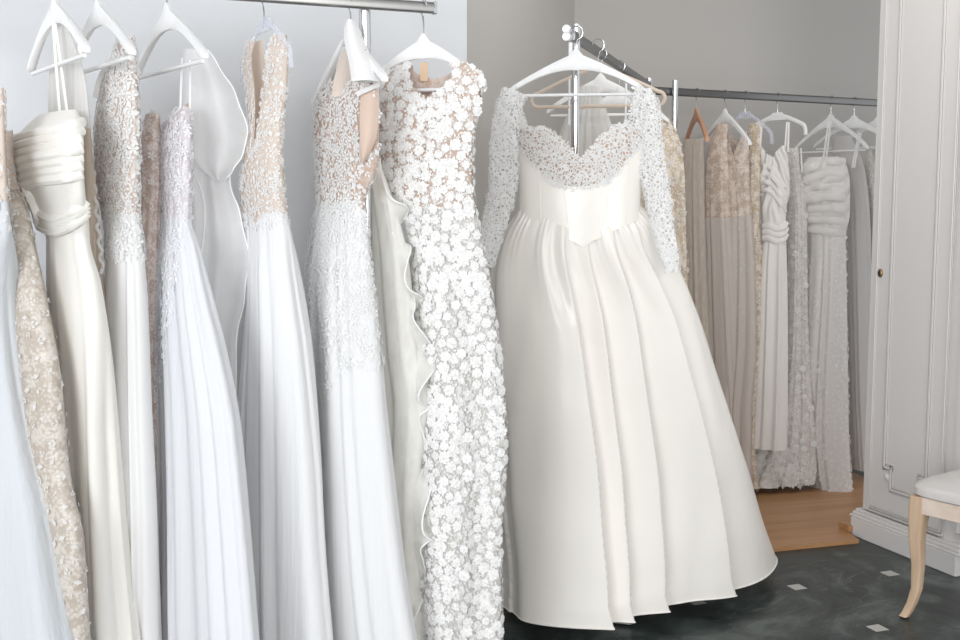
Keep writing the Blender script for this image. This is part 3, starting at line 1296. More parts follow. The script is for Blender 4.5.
# ---- 1: beige lace gown behind it
Y1 = on_rail(8).y + .06
rows = [(132, -14, 12, .02), (160, -14, 14, .025), (182, -12, 18, .03), (207, -14, 28, .035), (255, -16, 38, .04), (290, -18, 46, .045), (365, -18, 61, .05), (460, -14, 71, .05), (516, -10, 84, .05), (640, 0, 92, .05)]
d = dress(fbase(Y1, 10), 'beige lace gown between the cropped tulle gown and the draped satin one')
sf = Surf(rows, Y1, FYAW, .05, nl=90, nt=128, fold=folds(8, [(0, .0), (.2, .003), (.6, .006), (2, .010)], 5))
lw = sf.level_of(190)
sf.mesh('bodice', M['nude_net'], d, 0, lw + 1)
sf.mesh('skirt', M['beige_lace'], d, lw)
scatter(sf, 'lace_applique', M['lace_pearl'], d, lambda t, ph, p: .5, .026, .011, 6, ('sprig', 'leaf'), maxn=900)

# ---- 2: draped one-shoulder satin dress
front_hanger(55, 'white wooden hanger holding the draped ivory satin dress, nearest the left edge')
pH2 = on_rail(57)
Y2 = pH2.y
def drape(seed):
    f0 = folds(9, [(0, .0), (.45, .003), (.7, .012), (2, .022)], seed, drift=.35, sharp=.35)
    def f(phi, dd):
        D, P = dd[:, None], phi[None, :]
        w_ = np.clip(1 - D / .42, 0, 1) * np.clip(D / .05, 0, 1)
        diag = np.sin(2 * math.pi * (P * 3.2 + D * 9.0) + 1.2 * np.sin(9 * P * 6.283 * .3 + D * 8))
        return f0(phi, dd) + .003 * w_ * (np.abs(diag) * 1.6 - 1)
    return f
rows = [(113, 38, 77, .018), (122, 27, 81, .03), (135, 16, 83, .035), (152, 11, 84, .035), (175, 14, 84, .032), (200, 25, 86, .03), (222, 40, 89, .028), (240, 46, 90, .028), (280, 46, 101, .036), (350, 50, 112, .045), (440, 56, 121, .05), (520, 62, 128, .055), (640, 72, 141, .06)]
d = dress(fbase(Y2, 70), 'draped ivory satin dress with twisted waist sash and thin straps')
sf = Surf(rows, Y2, FYAW, .05, nl=150, nt=150, fold=drape(8))
lw = sf.level_of(216)
sf.mesh('bodice', M['ivory_dull'], d, 0, lw + 1)
sf.mesh('skirt', M['ivory_dull'], d, lw)
for k in range(4):                             # twisted waist sash in soft pleats
    o_ = 5.0 * k
    ribbon('sash', [onsurf(sf, *q, .004 + .002 * (k % 2)) for q in ((23 + k * 3, 182 + o_), (28 + k * 3, 198 + o_), (40, 213 + o_ * .9), (54, 220 + o_ * .8), (66, 217 + o_ * .8), (77, 210 + o_ * .85), (87, 201 + o_ * .8))],
           .021, M['ivory_dull'], d, Vector((.5, -1, 0)), .5)
for k in range(7):                             # pleats drawn across the bodice
    a0, c0_ = (82, 122 + k * 8.5), (14 + max(0, k - 3) * 2.2, 140 + k * 8.0)
    pts = []
    for q in range(9):
        t_ = q / 8
        pts.append(onsurf(sf, a0[0] + (c0_[0] - a0[0]) * t_, a0[1] + (c0_[1] - a0[1]) * t_ + (5 + k) * math.sin(math.pi * t_) * (.4 - t_ * .9), .001 + .0015 * (k % 2)))
    ribbon('drape_pleat', pts, .024, M['ivory_dull'], d, Vector((.5, -1, 0)), .42, n=4)
for a_, b_ in (((53, 24), (60, 118)), ((55, 22), (68, 118)), ((79, 46), (76, 118)), ((81, 48), (80, 120))):
    ribbon('strap', [at(*a_, Y2 - .01), at((a_[0] + b_[0]) / 2, (a_[1] + b_[1]) / 2, Y2 - .012), at(*b_, Y2 - .02)], .006, M['ivory_dull'], d)

# sheer beige gown tucked just behind the satin one
Y2b = on_rail(78).y + .03
rows = [(22, 55, 66, .006), (50, 52, 76, .008), (84, 48, 86, .010), (120, 48, 90, .012), (160, 62, 93, .015), (200, 68, 98, .02), (270, 74, 103, .025), (340, 80, 112, .03), (460, 84, 119, .03), (640, 92, 126, .03)]
d = dress(fbase(Y2b, 85), 'sheer tan tulle gown with a ruffled edge, squeezed behind the draped satin dress')
sf = Surf(rows, Y2b, FYAW, .05, nl=70, nt=110, fold=folds(9, [(0, .002), (.3, .005), (2, .009)], 12))
lw = sf.level_of(128)
sf.mesh('bodice', M['sheer_white'], d, 0, lw + 1)
sf.mesh('skirt', M['tan'], d, lw)
edge = []
for k in range(0, 30):
    v_ = 140 + k * 4.6
    edge.append(at(90 + .094 * (v_ - 140) + 1.6 * math.sin(k * 1.9), v_, Y2b - .05 - .004 * math.cos(k * 1.9)))
ribbon('ruffle', edge, .008, M['sheer_white'], d, n=3)

# ---- 3: lace bodice with white appliques, white crepe skirt
front_hanger(95, 'white wooden hanger holding the nude lace bodice dress, second from the left')
Y3 = on_rail(97).y + .01
rows = [(39, 117, 133, .012), (60, 111, 136, .018), (90, 101, 137, .02), (130, 95, 139, .024), (180, 96, 139, .026), (212, 103, 139, .025), (240, 106, 143, .028), (300, 104, 148, .035), (400, 106, 152, .04), (500, 108, 157, .045), (640, 112, 162, .05)]
d = dress(fbase(Y3, 122), 'dress with nude lace bodice of white leaf appliques and plain white skirt')
sf = Surf(rows, Y3, FYAW, .05, nl=130, nt=128, fold=folds(8, [(0, .0), (.42, .001), (.6, .006), (2, .014)], 21, sharp=.4))
lw = sf.level_of(214)
sf.mesh('bodice', M['nude_net'], d, 0, lw + 1)
sf.mesh('skirt', M['crepe'], d, lw)
scatter(sf, 'lace_applique', M['lace'], d, lambda t, ph, p: .95, .0095, .0118, 22, ('sprig', 'leaf', 'flower'), l1=lw + 8)
ribbon('lace_trim', [at(120, 44, Y3), at(110, 62, Y3 + .03), at(101, 82, Y3 + .05), at(97, 98, Y3 + .05)], .022, M['lace'], d, n=5)
scat = None

# ---- 4: taupe lace dress seen in the gap
Y4 = on_rail(138).y + .05
rows = [(114, 146, 159, .012), (140, 141, 161, .02), (180, 139, 162, .022), (240, 138, 160, .025), (300, 134, 160, .03), (400, 130, 158, .035), (640, 126, 162, .04)]
d = dress(fbase(Y4, 150), 'taupe lace dress seen only in the gap left of the lilac white gown')
sf = Surf(rows, Y4, FYAW, .05, nl=60, nt=90, fold=folds(8, [(0, .0), (.2, .003), (2, .008)], 31))
lw = sf.level_of(215)
sf.mesh('bodice', M['taupe_lace'], d, 0, lw + 1)
sf.mesh('skirt', M['taupe_lace'], d, lw)
scatter(sf, 'lace_applique', M['lace_pearl'], d, lambda t, ph, p: .5, .018, .010, 33, ('sprig', 'flower'), l1=lw)

# ---- 5: lilac white tulle gown
front_hanger(165, 'white wooden hanger with the lilac white tulle gown, third from the left')
pH5 = on_rail(165)
Y5 = pH5.y
rows = [(108, 176, 190, .012), (120, 166, 191, .018), (140, 157, 192, .022), (180, 158, 192, .024), (222, 164, 192, .024), (240, 160, 198, .032), (300, 153, 215, .05), (340, 148, 226, .055), (412, 143, 241, .06), (500, 140, 250, .062), (640, 135, 262, .066)]
d = dress(fbase(Y5, 190), 'lilac white tulle gown with lace bodice trailing sprigs down the skirt')
sf = Surf(rows, Y5, -54, .05, nl=130, nt=190, fold=folds(19, [(0, .0), (.3, .0015), (.45, .006), (.8, .011), (2, .018)], 41))
lw = sf.level_of(218)
sf.mesh('bodice', M['lilac_net'], d, 0, lw + 1)
sf.mesh('skirt', M['tulle_lilac'], d, lw)
def dn5(t, ph, p):
    u = px_u(p.x, p.y, p.z)
    if p.z > 1.28:
        return .9
    return .85 * max(0, 1 - abs(u - (172 - (1.28 - p.z) * 60)) / (14 + 0)) * (1 if p.z > .82 else 0)
scatter(sf, 'lace_applique', M['lace_cool'], d, dn5, .011, .010, 43, ('sprig', 'leaf', 'flower'))
ribbon('back_lining', [at(188, 106, Y5 + .02), at(186, 125, Y5 - .03), at(185, 150, Y5 - .045), at(187, 176, Y5 - .04)], .016, M['nude'], d, Vector((.3, -1, 0)), .3)
for a_, b_ in (((182, 58), (180, 118)), ((190, 60), (190, 118))):
    ribbon('strap', [at(*a_, Y5 - .02), at((a_[0] + b_[0]) / 2, (a_[1] + b_[1]) / 2, Y5 - .02), at(*b_, Y5 - .02)], .005, M['lace_cool'], d)

# ---- 6: sheer organza gown / veil with ruffled edges
Y6 = on_rail(214).y + .04
d = dress(fbase(Y6, 222), 'sheer white organza veil with ruffled edges hanging between the lilac gown and the clear hanger', name='veil', cat='veil')
_, lpB = panel('organza_panel', [(58, 184, 204, Y6 + .02), (110, 180, 222, Y6 + .02), (150, 178, 228, Y6 + .02), (182, 176, 231, Y6 + .02), (212, 174, 240, Y6 + .02), (252, 170, 249, Y6 + .02), (292, 168, 246, Y6 + .02), (340, 166, 238, Y6 + .02), (420, 164, 236, Y6 + .02), (520, 162, 240, Y6 + .02), (640, 160, 244, Y6 + .02)], M['organza'], d, .02, 3, .008, 30)
_, lpA = panel('organza_panel', [(50, 184, 208, Y6), (74, 180, 224, Y6), (100, 180, 238, Y6), (134, 182, 247, Y6 - .01), (158, 190, 240, Y6 - .01), (172, 204, 231, Y6 - .01), (181, 216, 224, Y6)], M['organza'], d, .025, 1.5, .008, 24)
for lp_, st_ in ((lpA, 2), (lpB, 2)):
    ribbon('ruffled_hem', [q[-1] + Vector((.002 * math.sin(i * 1.3), -.004, 0)) for i, q in enumerate(lp_[::st_])], .0030, M['organza_edge'], d, n=3)
ribbon('ruffled_hem', [q[14] + Vector((.008 * math.sin(i * .5), -.012, 0)) for i, q in enumerate(lpB[24:64:2])], .0035, M['organza_edge'], d, n=3)

# ---- 7: deep V dress on a clear hanger
p7 = on_rail(263)
Y7 = p7.y
rows = [(38, 248, 287, .012), (60, 243, 288, .018), (90, 246, 287, .020), (117, 248, 284, .024), (150, 244, 282, .026), (185, 240, 284, .028), (213, 243, 287, .03), (235, 245, 292, .036), (260, 246, 298, .045), (300, 246, 306, .055), (340, 243, 312, .06), (435, 236, 320, .066), (540, 232, 326, .07), (640, 228, 335, .072)]
d = dress(fbase(Y7, 275), 'white tulle dress with deep plunging nude lace bodice on the clear plastic hanger')
sf = Surf(rows, Y7, -46, .05, nl=150, nt=170, fold=folds(13, [(0, .0), (.42, .001), (.55, .006), (.9, .010), (2, .014)], 61), drop=neck(.26, .14, .42, .97, .02, True), tb=.30)
lw = sf.level_of(214)
sf.mesh('bodice', M['nude_pale'], d, 0, lw + 1)
sf.mesh('skirt', M['tulle'], d, lw)
scatter(sf, 'lace_applique', M['lace'], d, lambda t, ph, p: .95 if p.z > 1.30 else .5, .010, .009, 63, ('sprig', 'flower', 'leaf'), l1=lw + 3)
hanger('hanger', (p7.x, p7.y, RZ - .052), R(-60), 'clear plastic hanger under the chrome rail holding the deep V dress', kind='thin', width=.37, drop=.09, mat=M['clear'], hook_z=hz_rail, hookdir=EY)

# ---- 8: lace dress with white paper shoulder cover
p8 = on_rail(350)
Y8 = p8.y
rows = [(80, 326, 372, .016), (100, 314, 377, .02), (123, 314, 379, .024), (152, 315, 379, .028), (180, 316, 374, .03), (200, 317, 365, .03), (220, 313, 367, .036), (277, 306, 373, .05), (340, 306, 381, .06), (412, 304, 388, .066), (480, 302, 396, .07), (560, 300, 406, .072), (640, 298, 420, .074)]
d = dress(fbase(Y8, 345), 'white tulle dress with open leaf lace bodice and nude back under a folded white cover')
sf = Surf(rows, Y8, -48, .05, nl=140, nt=180, fold=folds(11, [(0, .0), (.35, .001), (.5, .006), (.9, .011), (2, .018)], 71, sharp=.45), drop=neck(.05, .22, .4, .9, .08, True), tb=.3)
lw = sf.level_of(203)
def ph_of(u):
    return u
sf.mesh('bodice', M['lace_nude'], d, 0, lw + 1)
sf.mesh('skirt', M['tulle'], d, lw)
def dn8(t, ph, p):
    u = px_u(p.x, p.y, p.z)
    if p.z > 1.31:
        return .95 if u < 358 else .12
    lim = .92 if u < 330 else 1.02
    return max(0, min(1, (p.z - lim + .12) / .2)) * (.9 if u < 366 else .3)
scatter(sf, 'lace_applique', M['lace'], d, dn8, .0105, .0120, 73, ('leaf', 'sprig', 'flower'))
panel('nude_panel', [(90, 361, 379, Y8 - .085), (112, 360, 379, Y8 - .10), (135, 360, 377, Y8 - .105), (152, 360, 371, Y8 - .10), (164, 362, 364, Y8 - .09)], M['nude'], d, .012)
ribbon('strap', [at(357, 94, Y8 - .1), at(368, 89, Y8 - .11), at(379, 84, Y8 - .12)], .012, M['lace'], d)
# cover: folded white sheet hung over the shoulders of the hanger
hanger('hanger', (p8.x, p8.y, RZ - .085), R(-60), 'white hanger hidden under the folded white cover, beside the upright post', width=.38, hook_z=hz_rail, hookdir=EY, bar=False)
co = thing('garment_cover', (p8.x, p8.y, RZ - .1), 'folded white cover draped over the shoulders of the leaf lace dress', 'garment cover')
rowsC = [(21, 346, 356, p8.y - .02), (30, 344, 360, p8.y - .03), (45, 345, 366, p8.y - .06), (62, 349, 373, p8.y - .10), (82, 352, 380, p8.y - .135)]
panel('front_flap', rowsC, M['white_sheet'], co, .030)
panel('back_flap', [(v_, a_ + 1, b_, Y_ + .012) for v_, a_, b_, Y_ in rowsC], M['white_sheet'], co, -.018)
panel('far_flap', [(40, 341, 348, p8.y + .02), (60, 331, 340, p8.y + .06), (82, 320, 330, p8.y + .10), (104, 311, 318, p8.y + .14)], M['white_sheet'], co, .012)
panel('inner_lining', [(47, 345, 352, p8.y - .012), (62, 339, 354, p8.y - .02), (80, 334, 351, p8.y - .02), (97, 332, 343, p8.y - .02)], M['nude_pale'], co, .006)
ribbon('tie_cord', [at(343, 47, Y8 - .06), at(352, 39, Y8 - .06), at(366, 36, Y8 - .05)], .0022, M['steel'], co)
ribbon('tie_cord', [at(344, 46, Y8 - .06), at(355, 48, Y8 - .08), at(366, 50, Y8 - .09)], .0022, M['steel'], co)

# ---- 9: ruffled cream organza dress
p9 = on_rail(392)
Y9 = p9.y + .02
rows = [(158, 366, 378, .01), (180, 362, 386, .014), (215, 362, 398, .02), (260, 364, 409, .026), (300, 366, 413, .03), (338, 368, 416, .03), (360, 368, 420, .032), (400, 370, 428, .034), (440, 372, 424, .034), (500, 374, 419, .036), (560, 376, 420, .036), (640, 378, 424, .038)]
d = dress(fbase(Y9, 395), 'cream organza dress with cascading ruffles beside the flower lace dress')
sf = Surf(rows, Y9, -42, .05, nl=100, nt=130, fold=folds(7, [(0, .0), (.3, .004), (2, .010)], 81, drift=1.2))
lw = sf.level_of(205)
sf.mesh('bodice', M['ivory_dull'], d, 0, lw + 1)
sf.mesh('skirt', M['organza_cream'], d, lw)
for inner, wid, turns, phs, sd in ((((382, 176), (392, 230), (398, 300), (404, 380), (406, 470), (402, 560), (404, 636)), .085, 4.3, 1.0, 1),
                                   (((392, 232), (402, 300), (410, 370), (412, 450), (408, 540), (410, 630)), .070, 3.6, 2.6, 2)):
    sp_ = curve_pts([at(u_, v_, Y9 - .05) for u_, v_ in inner], 22)
    mb = MB()
    loops = []
    nl_ = len(sp_)
    for i, p in enumerate(sp_):
        t_ = i / (nl_ - 1)
        env = min(1, t_ * 8) * (.8 + .3 * math.sin(t_ * 17 + sd))
        an = 1.25 * math.sin(2 * math.pi * turns * t_ + phs) - .25
        lp = []
        for j in range(11):
            q = j / 10
            a2 = an * q ** .8
            w_ = wid * env * q
            lp.append(p + Vector((w_ * math.cos(a2), -w_ * math.sin(a2) * .8, -w_ * .55 - .012 * q * math.sin(2 * math.pi * turns * t_ * 2))))
        loops.append(lp)
    mb.loft(loops, closed=False)
    ro_ = mb.build('ruffle', M['organza_cream'], d, 'all')
    ribbon('rolled_hem', [l[-1] for l in loops[::3]], .0035, M['organza_edge'], ro_, n=3)

# ---- 10: flower lace dress facing the camera
p10 = on_rail(422)
Y10 = p10.y - .01
Y10t = [(60, Y10), (200, Y10), (640, Y10 - .02)]
rows = [(64, 392, 470, .012), (70, 385, 480, .018), (78, 381, 486, .022), (90, 379, 485, .028), (110, 378, 480, .034), (130, 378, 476, .038), (160, 379, 474, .042), (187, 386, 474, .042), (205, 396, 476, .044), (228, 405, 481, .05), (260, 409, 487, .056), (300, 412, 494, .062), (370, 414, 503, .068), (440, 415, 507, .07), (480, 416, 505, .07), (540, 416, 502, .07), (640, 414, 503, .07)]
d = dress(fbase(Y10, 455), 'white guipure flower lace column dress with nude bodice, beside the satin ball gown')
sf = Surf(rows, Y10t, [(60, -16), (220, -18), (400, -14), (640, -10)], .05, nl=170, nt=200, fold=folds(5, [(0, .0), (.38, .001), (.6, .008), (1, .014), (2, .018)], 93, drift=.25, sharp=.35), drop=neck(.085, .035, .50, .92, .13), tb=.22)
lw = sf.level_of(206)
sf.mesh('bodice', M['lace_nude'], d, 0, lw + 1, grow=-.003)
sf.mesh('skirt', M['lace_shadow'], d, lw, grow=-.003)
scatter(sf, 'guipure_flowers', M['guipure'], d, lambda t, ph, p: 1, .0215, .0138, 95, ('rose',), lift=.0008, maxn=6000, facing=-.5, jitter=.22, eff=40)
scatter(sf, 'lace_filler', M['guipure'], d, lambda t, ph, p: 1 if p.z < 1.30 else .7, .0076, .0056, 96, ('leaf', 'flower'), lift=-.0006, maxn=14000, facing=-.3, eff=14)
t10 = hanger('hanger', (p10.x + .005, p10.y, RZ - .075), R(-16), 'white wooden hanger carrying the flower lace dress at the rail end', width=.32, hook_z=hz_rail, hookdir=EY)
mb = MB()
q = at(424, 72, Y10 + .02)
mb.box(q, (.020, .0015, .046), bev=.0005)
tg = thing('price_tag', tuple(q), 'small beige card tag hanging inside the neckline of the flower lace dress', 'tag')
mb.build('card', M['card'], tg)
ribbon('string', [at(423, 45, Y10 + .01), at(424, 58, Y10 + .02), at(424, 64, Y10 + .02)], .0015, M['steel'], tg)

GROUP[0] = 'short rail'
# ---- 11: the satin ball gown
YG = S0.y - .035
yawG = [(80, -12), (210, -8), (300, 8), (450, 22), (630, 36)]
bod = [(86, 505, 648, .03), (100, 506, 648, .045), (130, 514, 646, .06), (160, 517, 644, .065), (190, 520, 640, .065), (215, 520, 639, .066), (236, 520, 640, .066), (250, 521, 640, .066)]
d = dress(fbase(YG + .1, 600), 'ivory satin ball gown with long lace sleeves, hung on the short rail end')
def gown_neck(x, front):
    if front:
        return float(np.interp(x, [-1, -.93, -.86, -.80, -.70, -.60, -.45, -.2, .03, .25, .45, .62, .70, .78, .86, .93, 1],
                               [.20, .13, .0, .01, .115, .120, .118, .160, .215, .165, .125, .118, .10, .01, .0, .13, .20]))
    return float(np.interp(abs(x), [0, .5, .70, .78, .86, .93, 1], [.26, .22, .13, .01, .0, .13, .20]))
gb = Surf(bod, YG, -10, None, nl=210, nt=380, p=2.3, drop=gown_neck, tb=.75)
# part the satin corset from the lace yoke along a curve that dips to the middle
cG = gb.c
def is_satin(i, j):
    p = gb.P[i, j]
    x = (px_u(p[0], p[1], p[2]) - 582) / 62
    zsep = at(582, 188 - 48 * abs(x + .05) ** 2.3, YG).z
    return p[2] < zsep + .004
def is_lace(i, j):
    p = gb.P[i, j]
    x = (px_u(p[0], p[1], p[2]) - 582) / 62
    zsep = at(582, 188 - 48 * abs(x + .05) ** 2.3, YG).z
    return p[2] > zsep - .006
def basque(i, j):
    p = gb.P[i, j]
    x = (px_u(p[0], p[1], p[2]) - 582) / 62
    zlow = at(582, 246 - 30 * min(1, abs(x)) ** .9, YG).z
    return is_satin(i, j) and p[2] > zlow
gb.mesh('corset_bodice', M['ivory'], d, keep=basque, grow=.004)
gb.mesh('lace_yoke', M['lace_net'], d, keep=is_lace, grow=.007)
gb.mesh('yoke_lining', M['lace_nude'], d, keep=lambda i, j: is_lace(i, j) and gb.P[i, j][2] < at(582, 128, YG).z)
def dyoke(t, ph, p):
    x = (px_u(p.x, p.y, p.z) - 582) / 62
    zsep = at(582, 188 - 48 * abs(x + .05) ** 2.3, YG).z
    return 1 if p.z > zsep - .010 else 0
scatter(gb, 'yoke_flowers', M['lace'], d, dyoke, .0134, .0112, 111, ('flower', 'sprig', 'leaf'), lift=.008, maxn=3000, facing=-.4)
# corset seams
for u0, u1 in ((538, 541), (561, 567), (612, 605), (630, 626)):
    pts = []
    for v_ in np.linspace(150 if 545 < u0 < 625 else 140, 222, 12):
        t_ = (v_ - 140) / 82
        u_ = u0 + (u1 - u0) * t_
        i = gb.level_of(v_)
        Us = np.array([px_u(*gb.P[i, j]) for j in range(gb.nt)])
        fr_ = [j for j in range(gb.nt) if gb.P[i, j][1] < gb.c[i][1]]
        j = min(fr_, key=lambda k: abs(Us[k] - u_))
        p = Vector(gb.P[i, j])
        if basque(i, j):
            pts.append(p + Vector((0, -.0045, 0)))
    if len(pts) > 3:
        ribbon('seam', pts, .003, M['ivory'], d, n=2)
# skirt: sharp pleats whose folds follow the photograph
def pleats(edges, amp, seed):
    """edges: normalised x (-1..1, front) of overlapping fold edges; sawtooth relief between them"""
    rng = np.random.RandomState(seed)
    ph = rng.rand(6) * 6.28
    def f(phi, dd, x, sn):
        D, P = dd[:, None], phi[None, :]
        front = sn < 0
        out = np.zeros((len(dd), len(phi)))
        t_ = np.clip(D / 1.2, 0, 1) + 0 * x
        for k, (e0, e1, hgt, rise) in enumerate(edges):
            e = e0 + (e1 - e0) * t_ + .012 * np.sin(D * 5 + k)
            q = (e - x)                                   # distance to the left of the edge
            out += hgt * np.where(q > 0, np.exp(-(q / rise) ** 1.4), np.exp(np.minimum(q, 0) / .014))
        back = np.abs(np.sin(math.pi * 18 * P + ph[0])) * .03 - .015
        out = np.where(front, out, back)
        sm = .5 + .5 * np.tanh((np.abs(sn) - .2) / .08)
        gather = .004 * np.sin(2 * math.pi * 52 * P + 2 * np.sin(14 * P * 6.28) + ph[1]) * np.exp(-D / .07)
        puff = .006 * np.sin(2 * math.pi * 13 * P + ph[2] + 1.2 * np.sin(6 * 6.28 * P)) * np.exp(-((D - .16) / .16) ** 2)
        big = .016 * np.sin(2 * math.pi * 4 * P + ph[3] + D * .8) * np.clip(D / .6, 0, 1) * (.4 + .6 * front)
        crease = .0020 * np.sin(2 * math.pi * (P * 9 + D * 1.6) + 3 * np.sin(D * 3.2 + P * 20)) * np.clip(D / .5, 0, 1)
        return (out * lin(dd, amp)[:, None]) * sm + gather + puff + big + crease
    f.wants_x = True
    return f
skr = [(206, 519, 641, .062), (216, 514, 650, .075), (228, 506, 660, .09), (248, 497, 668, .105), (275, 490, 682, .12), (310, 489, 696, .14), (360, 491, 712, .165), (420, 494, 731, .19), (480, 497, 749, .205), (540, 499, 765, .22), (579, 500, 777, .22)]
Ysk = [(200, YG), (300, YG + .09), (592, YG + .29)]
edges = [(-.20, -.62, .060, .40), (.08, -.50, .046, .11), (.40, -.26, .046, .20), (.72, .22, .042, .34)]
gs = Surf(skr, Ysk, yawG, None, nl=170, nt=420, p=2.15, fold=pleats(edges, [(0, 0), (.08, .25), (.35, .8), (1.3, 1.25)], 4), drop=lambda x, front: .085 * max(0, 1 - abs(x) / .85) ** 1.0 if front else 0, tb=.5)
gs.mesh('skirt', M['ivory'], d)
gl = Surf([(r[0], r[1] + 8, r[2] - 8, r[3] * .9) for r in skr], Ysk, yawG, None, nl=60, nt=120, p=2.15)
gl.mesh('underskirt', M['tulle'], d, l0=5)
mb = MB()
n = gs.nt
mb.tube([Vector(gs.P[-1, j % n]) for j in range(n + 1)], .0028, 6, False)
mb.build('hem', M['ivory'], d, True)
# sleeves
def sleeve(path, seed):
    """path: (u, v, Y, half width px)"""
    pts = curve_pts([at(u, v, Yq) for u, v, Yq, _ in path], 10)
    ws = np.interp(np.linspace(0, len(path) - 1, len(pts)), range(len(path)), [q[3] / F * q[2] for q in path])
    P = np.zeros((len(pts), 40, 3))
    rg = np.random.RandomState(seed)
    for i, p in enumerate(pts):
        a, b = pts[max(0, i - 1)], pts[min(len(pts) - 1, i + 1)]
        t_ = (b - a).normalized()
        sx_ = Vector((1, 0, 0)) - t_ * t_.x
        sx_.normalize()
        sy_ = t_.cross(sx_)
        for k in range(40):
            an = 2 * math.pi * k / 40
            wob = 1 + .05 * math.sin(3 * an + i * .25) + .03 * math.sin(i * .9 + seed)
            P[i, k] = p + sx_ * (ws[i] * math.cos(an) * wob) + sy_ * (ws[i] * .55 * math.sin(an) * wob)
    class Q: pass
    q = Q()
    q.P, q.nl, q.nt = P, len(pts), 40
    q.c = np.array([list(p) for p in pts])
    q.phi = np.arange(40) / 40
    q.z = q.c[:, 2]
    return q
for path, sd in (([(515, 92, YG, 12), (508, 110, YG - .01, 13), (505, 145, YG - .015, 14), (503, 180, YG - .02, 14), (497, 215, YG - .03, 13), (490, 245, YG - .04, 10), (486, 266, YG - .04, 7)], 1),
                 ([(640, 92, YG - .02, 11), (647, 112, YG - .03, 13), (650, 150, YG - .045, 14), (656, 190, YG - .06, 13), (663, 225, YG - .08, 11), (669, 252, YG - .10, 9), (672, 272, YG - .11, 7)], 2)):
    q = sleeve(path, sd)
    o = Surf.mesh(q, 'sleeve', M['lace_net'], d)
    scatter(q, 'sleeve_flowers', M['lace'], o, lambda t, ph, p: 1, .0135, .0098, 120 + sd, ('flower', 'sprig', 'leaf'), lift=.001, facing=-1, maxn=2500)
nk = at(576, 53, YG)
hanger('hanger', nk, R(-9), 'white wooden hanger holding the satin ball gown on the short rail end', width=.40, drop=.10, hook_z=S0.z + .016, hookdir=SN)

# ---- short rail: hangers and gowns behind the ball gown
def on_short(k):
    return S0 + SD * k
pv = on_short(.22)
hanger('hanger', (pv.x + .032, pv.y, 1.752), R(-10), 'beige velvet hanger with rounded ends right behind the satin ball gown', kind='velvet', width=.38, mat=M['velvet'], hook_z=S0.z + .016, hookdir=SN)
YS = on_short(.42).y
d = dress(fbase(YS, 590), 'sheer white tulle gown glimpsed through the neckline of the satin ball gown')
sf = Surf([(86, 580, 599, .015), (100, 575, 603, .025), (129, 561, 613, .04), (160, 553, 622, .05), (240, 540, 640, .06), (400, 530, 660, .065), (500, 528, 665, .065)], YS, -8, .05, nl=70, nt=110, fold=folds(12, [(0, 0), (.1, .004), (2, .012)], 131))
lw = sf.level_of(150)
sf.mesh('bodice', M['sheer_white'], d, 0, lw + 1)
sf.mesh('skirt', M['sheer_white'], d, lw)
pq = on_short(.42)
hanger('hanger', (pq.x, pq.y, 1.745), R(-10), 'white hanger seen through the neckline, behind the beige velvet one', width=.36, hook_z=S0.z + .016, hookdir=SN)
YC = on_short(.75).y
d = dress(fbase(YC, 662), 'champagne beaded lace gown right behind the sleeve of the ball gown')
sf = Surf([(108, 642, 658, .02), (124, 634, 672, .03), (145, 626, 681, .04), (180, 622, 685, .045), (230, 620, 686, .05), (290, 622, 688, .055), (380, 630, 692, .06), (500, 640, 700, .06)], YC, -12, .08, nl=80, nt=120, fold=folds(10, [(0, 0), (.2, .004), (2, .012)], 133))
lw = sf.level_of(292)
sf.mesh('bodice', M['champagne'], d, 0, lw + 1)
sf.mesh('skirt', M['champagne_net'], d, lw)
scatter(sf, 'lace_applique', M['lace_pearl'], d, lambda t, ph, p: .35 if p.z > 1.0 else .08, .02, .011, 135, ('sprig', 'flower'))
pq = on_short(.75)
hanger('hanger', (pq.x, pq.y, 1.735), R(-10), 'white hanger of the champagne beaded gown at the far end of the short rail', width=.36, hook_z=S0.z + .016, hookdir=SN)

# ------------------------------------------------------------------ gowns on the back rail
GROUP[0] = 'back rail'


def on_back(u):
    k = min(range(-10, 190), key=lambda k: abs(px_u(*(B0 + BD * (k * .01)).xy, 1.78) - u))
    return B0 + BD * (k * .01)


def back_dress(u, dy, label, rows, mats, waist, fold, yaw=-34, drop=None, tb=.3, zbot=.06, app=None, nl=80, nt=120):
    Y = on_back(u).y + dy
    d = dress((on_back(u).x, Y, .04), label)
    sf = Surf(rows, Y, yaw, zbot, nl=nl, nt=nt, fold=fold, drop=drop, tb=tb)
    lw = sf.level_of(waist)
    sf.mesh('bodice', mats[0], d, 0, lw + 1)
    sf.mesh('skirt', mats[1], d, lw)
    if app:
        for dens, gap, size, mat, kinds in app:
            scatter(sf, 'lace_applique', mat, d, dens, gap, size, 7 + u, kinds, maxn=1600)
    return d, sf, Y


